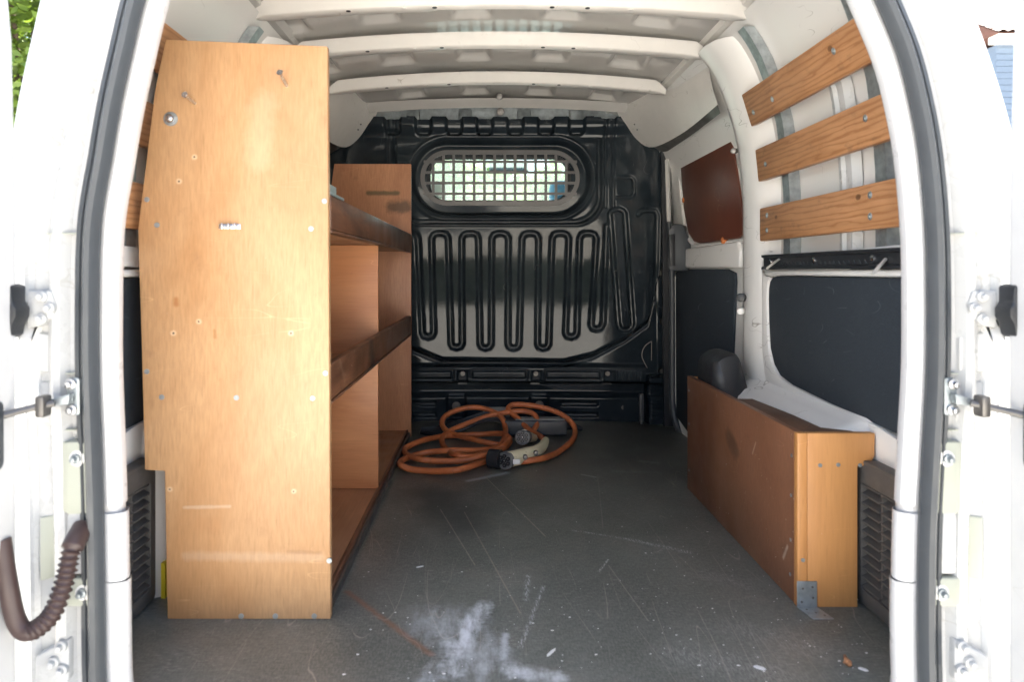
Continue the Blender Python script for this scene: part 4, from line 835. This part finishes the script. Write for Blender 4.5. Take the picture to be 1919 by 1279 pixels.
# ---- charging cable
cab = thing('charging_cable', 'coiled orange charging cable with cream and black plugs on the floor', 'cable', (-.05, 2.7, 0))
raw = [(1310,440),(1345,415),(1378,340),(1340,270),(1230,245),(1050,265),(900,300),(740,360),(620,410),(540,460),(520,520),(560,590),(650,640),(780,655),(950,610),(1050,545),(1085,470),(1090,400),(1060,310),(980,250),(860,215),(740,215),(620,250),(540,300),(520,360),(560,420),(650,460),(800,500),(1000,545),(1105,545),(1125,490),(1050,448),(850,455),(560,470),(380,500),(250,545),(182,590),(210,640),(330,680),(500,695),(700,690),(860,655),(980,610),(1085,572),(1128,525),(1118,505),(1080,556),(990,583),(800,600),(600,600),(400,615),(250,650),(160,690),(150,730),(250,770),(450,785),(650,775),(800,735),(950,690),(1150,705),(1380,680),(1500,645),(1600,590),(1690,510),(1715,440),(1700,370),(1620,290),(1500,235),(1350,200),(1200,185),(1130,200),(1120,240),(1200,310),(1300,410),(1400,470),(1435,505)]
cp = []
for i, (u, v) in enumerate(raw):
    py = 720 + v/4.7975; px = 720 + u/4.7975
    lift = .012 + .012*(1 + math.sin(i*1.7))*.6
    Yf = (CAMZ - lift) * F / (py - CY)
    if v < 455: Yf = min(Yf, 2.80 + .13 * (455 - v)/270)
    cp.append(((px-CX)*Yf/F, Yf, CAMZ - (py-CY)*Yf/F))
MB().tube([tuple(p) for p in crom(cp, 8)], .0106, 12).build('cord', 'orange_cable', cab, smooth=True, angle=80)
# rear plug facing the camera
def frame(o, fwd, upv=(0,0,1)):
    f = Vector(fwd).normalized(); r_ = f.cross(Vector(upv)).normalized(); u_ = r_.cross(f)
    return lambda x, y, z: tuple(Vector(o) + r_*x + u_*y + f*z)
def plug(o, fwd, upv, rad, length, shellmat, parent, name='plug'):
    T = frame(o, fwd, upv)
    def rg(zs, rs_, mat, nm, par, n=24, flat=.0):
        rows = [[T(r_*math.cos(2*math.pi*k/n), min(r_*math.sin(2*math.pi*k/n), r_*(1-flat)), z) for k in range(n)] for z, r_ in zip(zs, rs_)]
        mb = MB().grid(rows, True); mb.f.append(tuple(range(n))[::-1]); mb.f.append(tuple(range((len(rows)-1)*n, len(rows)*n)))
        return mb.build(nm, mat, par, smooth=True, angle=35)
    head = rg([-length, -.006, 0, .001, -.003], [rad*.98, rad, rad*.98, rad*.9, rad*.86], 'plug_grey', name, parent, flat=.18)
    for k in range(7):
        a, rr_ = (0, 0) if k == 6 else (R(60*k+30), rad*.56)
        p0 = T(rr_*math.cos(a), rr_*math.sin(a)*.92, -.004); p1 = T(rr_*math.cos(a), rr_*math.sin(a)*.92, .0012)
        MB().cyl(p0, p1, rad*.235, 14).build('pin_socket', 'black_plastic', head)
        MB().cyl(p1, T(rr_*math.cos(a), rr_*math.sin(a)*.92, .0016), rad*.09, 8).build('pin', 'steel' if k == 6 else 'dark_steel', head)
    return head
c1 = Vector(U(979, 820, 2.60))
plug(c1, (-.22, -1, .18), (0, 0, 1), .0285, .05, 'grey_plastic', cab)
T = frame(c1, (-.22, -1, .18))
MB().tube([T(0, 0, -.045), T(0.0, -.004, -.08), T(-.01, -.006, -.12), T(-.02, -.01, -.16)], [.026, .024, .019, .014], 16).build('plug_shell', 'cream_shell', cab, smooth=True, angle=70)
# front plug: cream curved handle, black head, protective cap
hpth = [(1022, 826, .020), (1016, 838, .026), (1003, 848, .030), (985, 854, .033), (966, 859, .034), (955, 862, .034)]
hq = []
for px, py, h in hpth: hq.append(UF(px, py, h))
MB().tube([tuple(p) for p in crom(hq, 5)], [.014 + .012*min(1, i/14) for i in range(26)], 18).build('plug_shell', 'cream_shell', cab, smooth=True, angle=80)
MB().box(Vector(UF(968, 866, .036)) + Vector((-.012, -.004, -.008)), Vector(UF(968, 866, .036)) + Vector((.012, .004, .008))).build('plug_latch', 'trimwhite', cab, bevel=.002)
for q in ((1004, 848), (984, 856)): MB().cyl(Vector(UF(q[0], q[1], .052)) + Vector((0, -.02, 0)), Vector(UF(q[0], q[1], .052)), .008, 12).build('plug_button', 'dark_steel', cab, bevel=.002)
hd = Vector(UF(950, 863, .033)); dr = (hd - Vector(UF(985, 854, .033))).normalized()
plug(hd + dr*.012, dr + Vector((0, -.35, .0)), (0, 0, 1), .030, .035, 'black_plastic', cab)
cpo = Vector(UF(931, 861, .033)); MB().tube([cpo + Vector((-.026, .012, 0)), cpo + Vector((-.024, .011, 0)), cpo + Vector((.012, -.004, 0))], [.024, .031, .032], 20).build('plug_cap', 'black_plastic', cab, smooth=True, angle=40)
# ---- black charger brick and its lead behind the coil
ch = thing('charger_box', 'flat black charger box with grey lid lying behind the orange coil', 'charger', (.18, 2.9, 0))
cb = MB().box((.075, 2.84, .004), (.325, 2.93, .064)).build('case', 'grey_plastic', ch, bevel=.008, seg=3)
MB().box((.12, 2.838, .0655), (.315, 2.905, .068)).build('lid_plate', 'card', cb, bevel=.001)
MB().tube([(.325, 2.885, .034), (.36, 2.885, .032), (.39, 2.89, .02)], [.016, .013, .008], 10).build('strain_relief', 'black_plastic', ch, smooth=True)
for k in range(5):
    MB().tube([tuple(p) for p in crom([(.08, 2.88+.006*k, .05+.006*k), (0, 2.86+.010*k, .06+.006*k), (-.10, 2.82+.018*k, .03+.006*k), (-.20, 2.82+.022*k, .012+.003*k), (-.26, 2.86+.01*k, .012+.002*k)], 6)], .0055, 8).build('lead', 'black_plastic', ch, smooth=True)
tag(MB().prism([(-.01, 2.93, .05), (.10, 2.935, .055), (.10, 3.00, .085), (-.01, 3.0, .085)], (0, .002, .003)).build('grey_card', 'card', bevel=.0008), 'small grey card lying behind the orange cable coil', 'card')

# ---- small litter on the floor
def chip(px, py, L, w, ang, mat, name, label, cat, th=.0018):
    x, y, z = UF(px, py); c, s_ = math.cos(ang), math.sin(ang)
    pts = [(-L, -w*.5), (-L*.5, -w), (L*.6, -w*.8), (L, w*.2), (L*.4, w), (-L*.7, w*.7)]
    tag(MB().prism([(x + a*c - b*s_, y + a*s_ + b*c, .0003) for a, b in pts], (0, 0, th)).build(name, mat, bevel=.0004, seg=1), label, cat)
chip(1033, 1225, .016, .003, .95, 'trimwhite', 'wood_chip', 'cream splinter lying near the front edge of the floor', 'splinter')
chip(1424, 1254, .010, .005, -.7, 'trimwhite', 'paper_scrap', 'small white scrap on the floor below the box bracket', 'scrap')
chip(1618, 1257, .008, .004, -.8, 'trimwhite', 'paper_scrap', 'white scrap on the floor in the right rear corner', 'scrap')
chip(787, 1064, .009, .002, .4, 'trimwhite', 'wood_chip', 'tiny pale chip on the left half of the floor', 'splinter')
tag(MB().tube([tuple(p) for p in crom([UF(1583, 1228, .003), UF(1586, 1238, .012), UF(1592, 1246, .004), UF(1580, 1242, .006)], 5)], [.001+.004*math.sin(math.pi*i/15) for i in range(16)], 6).build('dry_leaf', 'ply_base', smooth=True), 'curled brown leaf fragment in the right rear corner of the floor', 'leaf')
fm = MB(); rf = random.Random(3)
for _ in range(330):
    px = rf.uniform(640, 1640); py = 860 + 420*rf.random()**.6
    x, y, z = UF(px, py)
    if not (-.28 < x < .60 if y > 1.40 else -.55 < x < .68) or y < 1.12: continue
    if rf.random() < .5 and px < 1200: continue
    r_ = .0005 + .0015*rf.random()**4; a0 = rf.random()*6; n = rf.choice((4, 5, 6))
    fm.prism([(x + r_*(.6+.8*rf.random())*math.cos(a0+6.283*k/n)*1.5, y + r_*math.sin(a0+6.283*k/n), .0002) for k in range(n)], (0, 0, .0007))
fl = fm.build('paint_flecks', 'trimwhite'); fl['kind'] = 'stuff'; fl['label'] = 'tiny white paint flecks scattered over the dark floor'

# ================================================================ OUTSIDE GLIMPSES
def leaves(mb, centre, rad, n, size, r_, flat=1.0):
    for _ in range(n):
        while True:
            p = Vector((r_.uniform(-1,1), r_.uniform(-1,1), r_.uniform(-1,1)))
            if .25 < p.length < 1: break
        p = Vector((p.x*rad[0], p.y*rad[1], p.z*rad[2])) + Vector(centre)
        a = Vector((r_.gauss(0,1), r_.gauss(0,1), r_.gauss(0,.6))).normalized(); b = a.orthogonal().normalized(); b = Matrix.Rotation(r_.random()*6.28, 3, a) @ b
        L = size*r_.uniform(.6, 1.3); n0 = len(mb.v)
        mb.v += [tuple(p - a*L), tuple(p + b*L*.45), tuple(p + a*L), tuple(p - b*L*.45)]; mb.f.append((n0, n0+1, n0+2, n0+3))
def tree(base, h, crown_r, label, seed, cat='tree', size=.09, n=380):
    r_ = random.Random(seed); e = thing('garden_tree', label, cat, base, 'garden trees beyond the van')
    b = Vector(base); top = b + Vector((0, 0, h*.8))
    MB().tube([b, b + Vector((.05, 0, h*.3)), b + Vector((-.03, .05, h*.55)), top], [.16, .12, .09, .03], 10).build('trunk', 'bark', e, smooth=True)
    cm = MB(); lm = MB()
    for k in range(16):
        a = r_.random()*6.283; rr_ = crown_r*(.35+.6*r_.random()); z = h*(.5+.5*r_.random())
        c_ = b + Vector((math.cos(a)*rr_*.8, math.sin(a)*rr_*.8, z))
        lm.tube([b + Vector((0, 0, h*(.3+.3*r_.random()))), (b + Vector((0, 0, z*.8))).lerp(c_, .5), c_], [.05, .03, .012], 6)
        leaves(cm, c_, (crown_r*.45, crown_r*.45, crown_r*.36), n, size, r_)
    lm.build('limb', 'bark', e); cm.build('crown', 'leaf', e, recalc=False)
tree((-6.0, 9.5, GZ), 5.6, 2.2, 'leafy green tree glimpsed at the top left between door and van body', 11, n=700, size=.10)
tree((-4.5, 24, GZ), 5.2, 3.0, 'bushy green tree ahead of the van, left half of the barred cab window', 12, n=420, size=.16)
tree((-.8, 30, GZ), 6.4, 3.0, 'tall green tree ahead of the van, middle of the barred cab window', 14, n=380, size=.18)
tree((3.2, 27, GZ), 5.0, 3.2, 'bushy green tree ahead of the van, right half of the barred cab window', 13, n=420, size=.16)
# house at the top right
hs = thing('house', 'house with orange roof tiles and pale blue cladding glimpsed at the top right', 'house', (16.5, 20, GZ))
HX0, HY0, HZ = 12.9, 18.0, .34
MB().box((HX0+.25, HY0+.4, GZ), (21, 28, 6.15+HZ)).build('wall', 'clad', hs)
for k in range(16):
    z = 6.05 + HZ - k*.16; MB().box((HX0+.20, HY0+.335, z-.15), (21.05, HY0+.395, z)).build('cladding_board', 'clad', hs)
MB().box((HX0+.05, HY0+.05, 6.15+HZ), (21.2, HY0+.42, 6.32+HZ)).build('fascia', 'trimwhite', hs)
wdw = MB().box((14.2, HY0+.30, 3.4), (15.6, HY0+.33, 5.2)).build('window', 'trimwhite', hs); MB().box((14.3, HY0+.28, 3.5), (15.5, HY0+.295, 5.1)).build('pane', 'glass', wdw)
MB().prism([(HX0, HY0, 6.33+HZ), (HX0, HY0+5, 9.3+HZ), (HX0, HY0+10, 6.33+HZ)], (8.3, 0, 0)).build('roof', 'tile', hs)
tm = None
for r_i in range(5):
    for k in range(18):
        x = HX0 + .12 + k*.24; y = HY0 - .02 + r_i*.26; z = 6.36 + HZ + r_i*.155
        if tm is None:
            tm = MB().grid([[(x - .12 + .24*i/6, y, z + .05*math.sin(math.pi*i/6)) for i in range(7)], [(x - .12 + .24*i/6, y+.34, z + .18 + .05*math.sin(math.pi*i/6)) for i in range(7)]]).build('roof_tile', 'tile', hs, smooth=True)
            t0, x0_, y0_, z0_ = tm.location.copy(), x, y, z
        else:
            q = tm.copy(); COL.objects.link(q); q.location = t0 + Vector((x-x0_, y-y0_, z-z0_))
# hedge behind the viewer: the dark band mirrored in the bulkhead
r_ = random.Random(5); hm = MB()
for k in range(90): leaves(hm, (-22 + k*.5, -19 + r_.uniform(-.3, .3), GZ + r_.uniform(.5, 1.45)), (.6, .5, .55), 60, .13, r_)
hd_ = thing('hedge', 'clipped dark hedge behind the viewer, mirrored as a band in the bulkhead', 'hedge', (0, -19, GZ))
hm.build('foliage', 'hedge_leaf', hd_, recalc=False); MB().box((-22, -19.5, GZ), (23, -18.9, GZ+1.7)).build('stem_mass', 'hedge_leaf', hd_)

# added pale house bouncing sun into the load bay; mirrored above the hedge
ph = thing('added_house', 'pale rendered house added behind the viewer to bounce light in, mirrored above the hedge in the bulkhead', 'house', (0, -26, GZ))
MB().box((-15, -30, GZ), (16, -26, 5.2)).build('wall', 'added_house_render', ph)
MB().prism([(-15.4, -25.6, 5.2), (-15.4, -28, 7.2), (-15.4, -30.4, 5.2)], (31.8, 0, 0)).build('roof', 'tile', ph)  # roof of the added house
for k in range(7):
    x = -13 + k*4.1; w_ = MB().box((x, -25.99, 2.3), (x+1.4, -25.95, 3.9)).build('window', 'trimwhite', ph); MB().box((x+.1, -25.945, 2.4), (x+1.3, -25.94, 3.8)).build('pane', 'dash', w_)
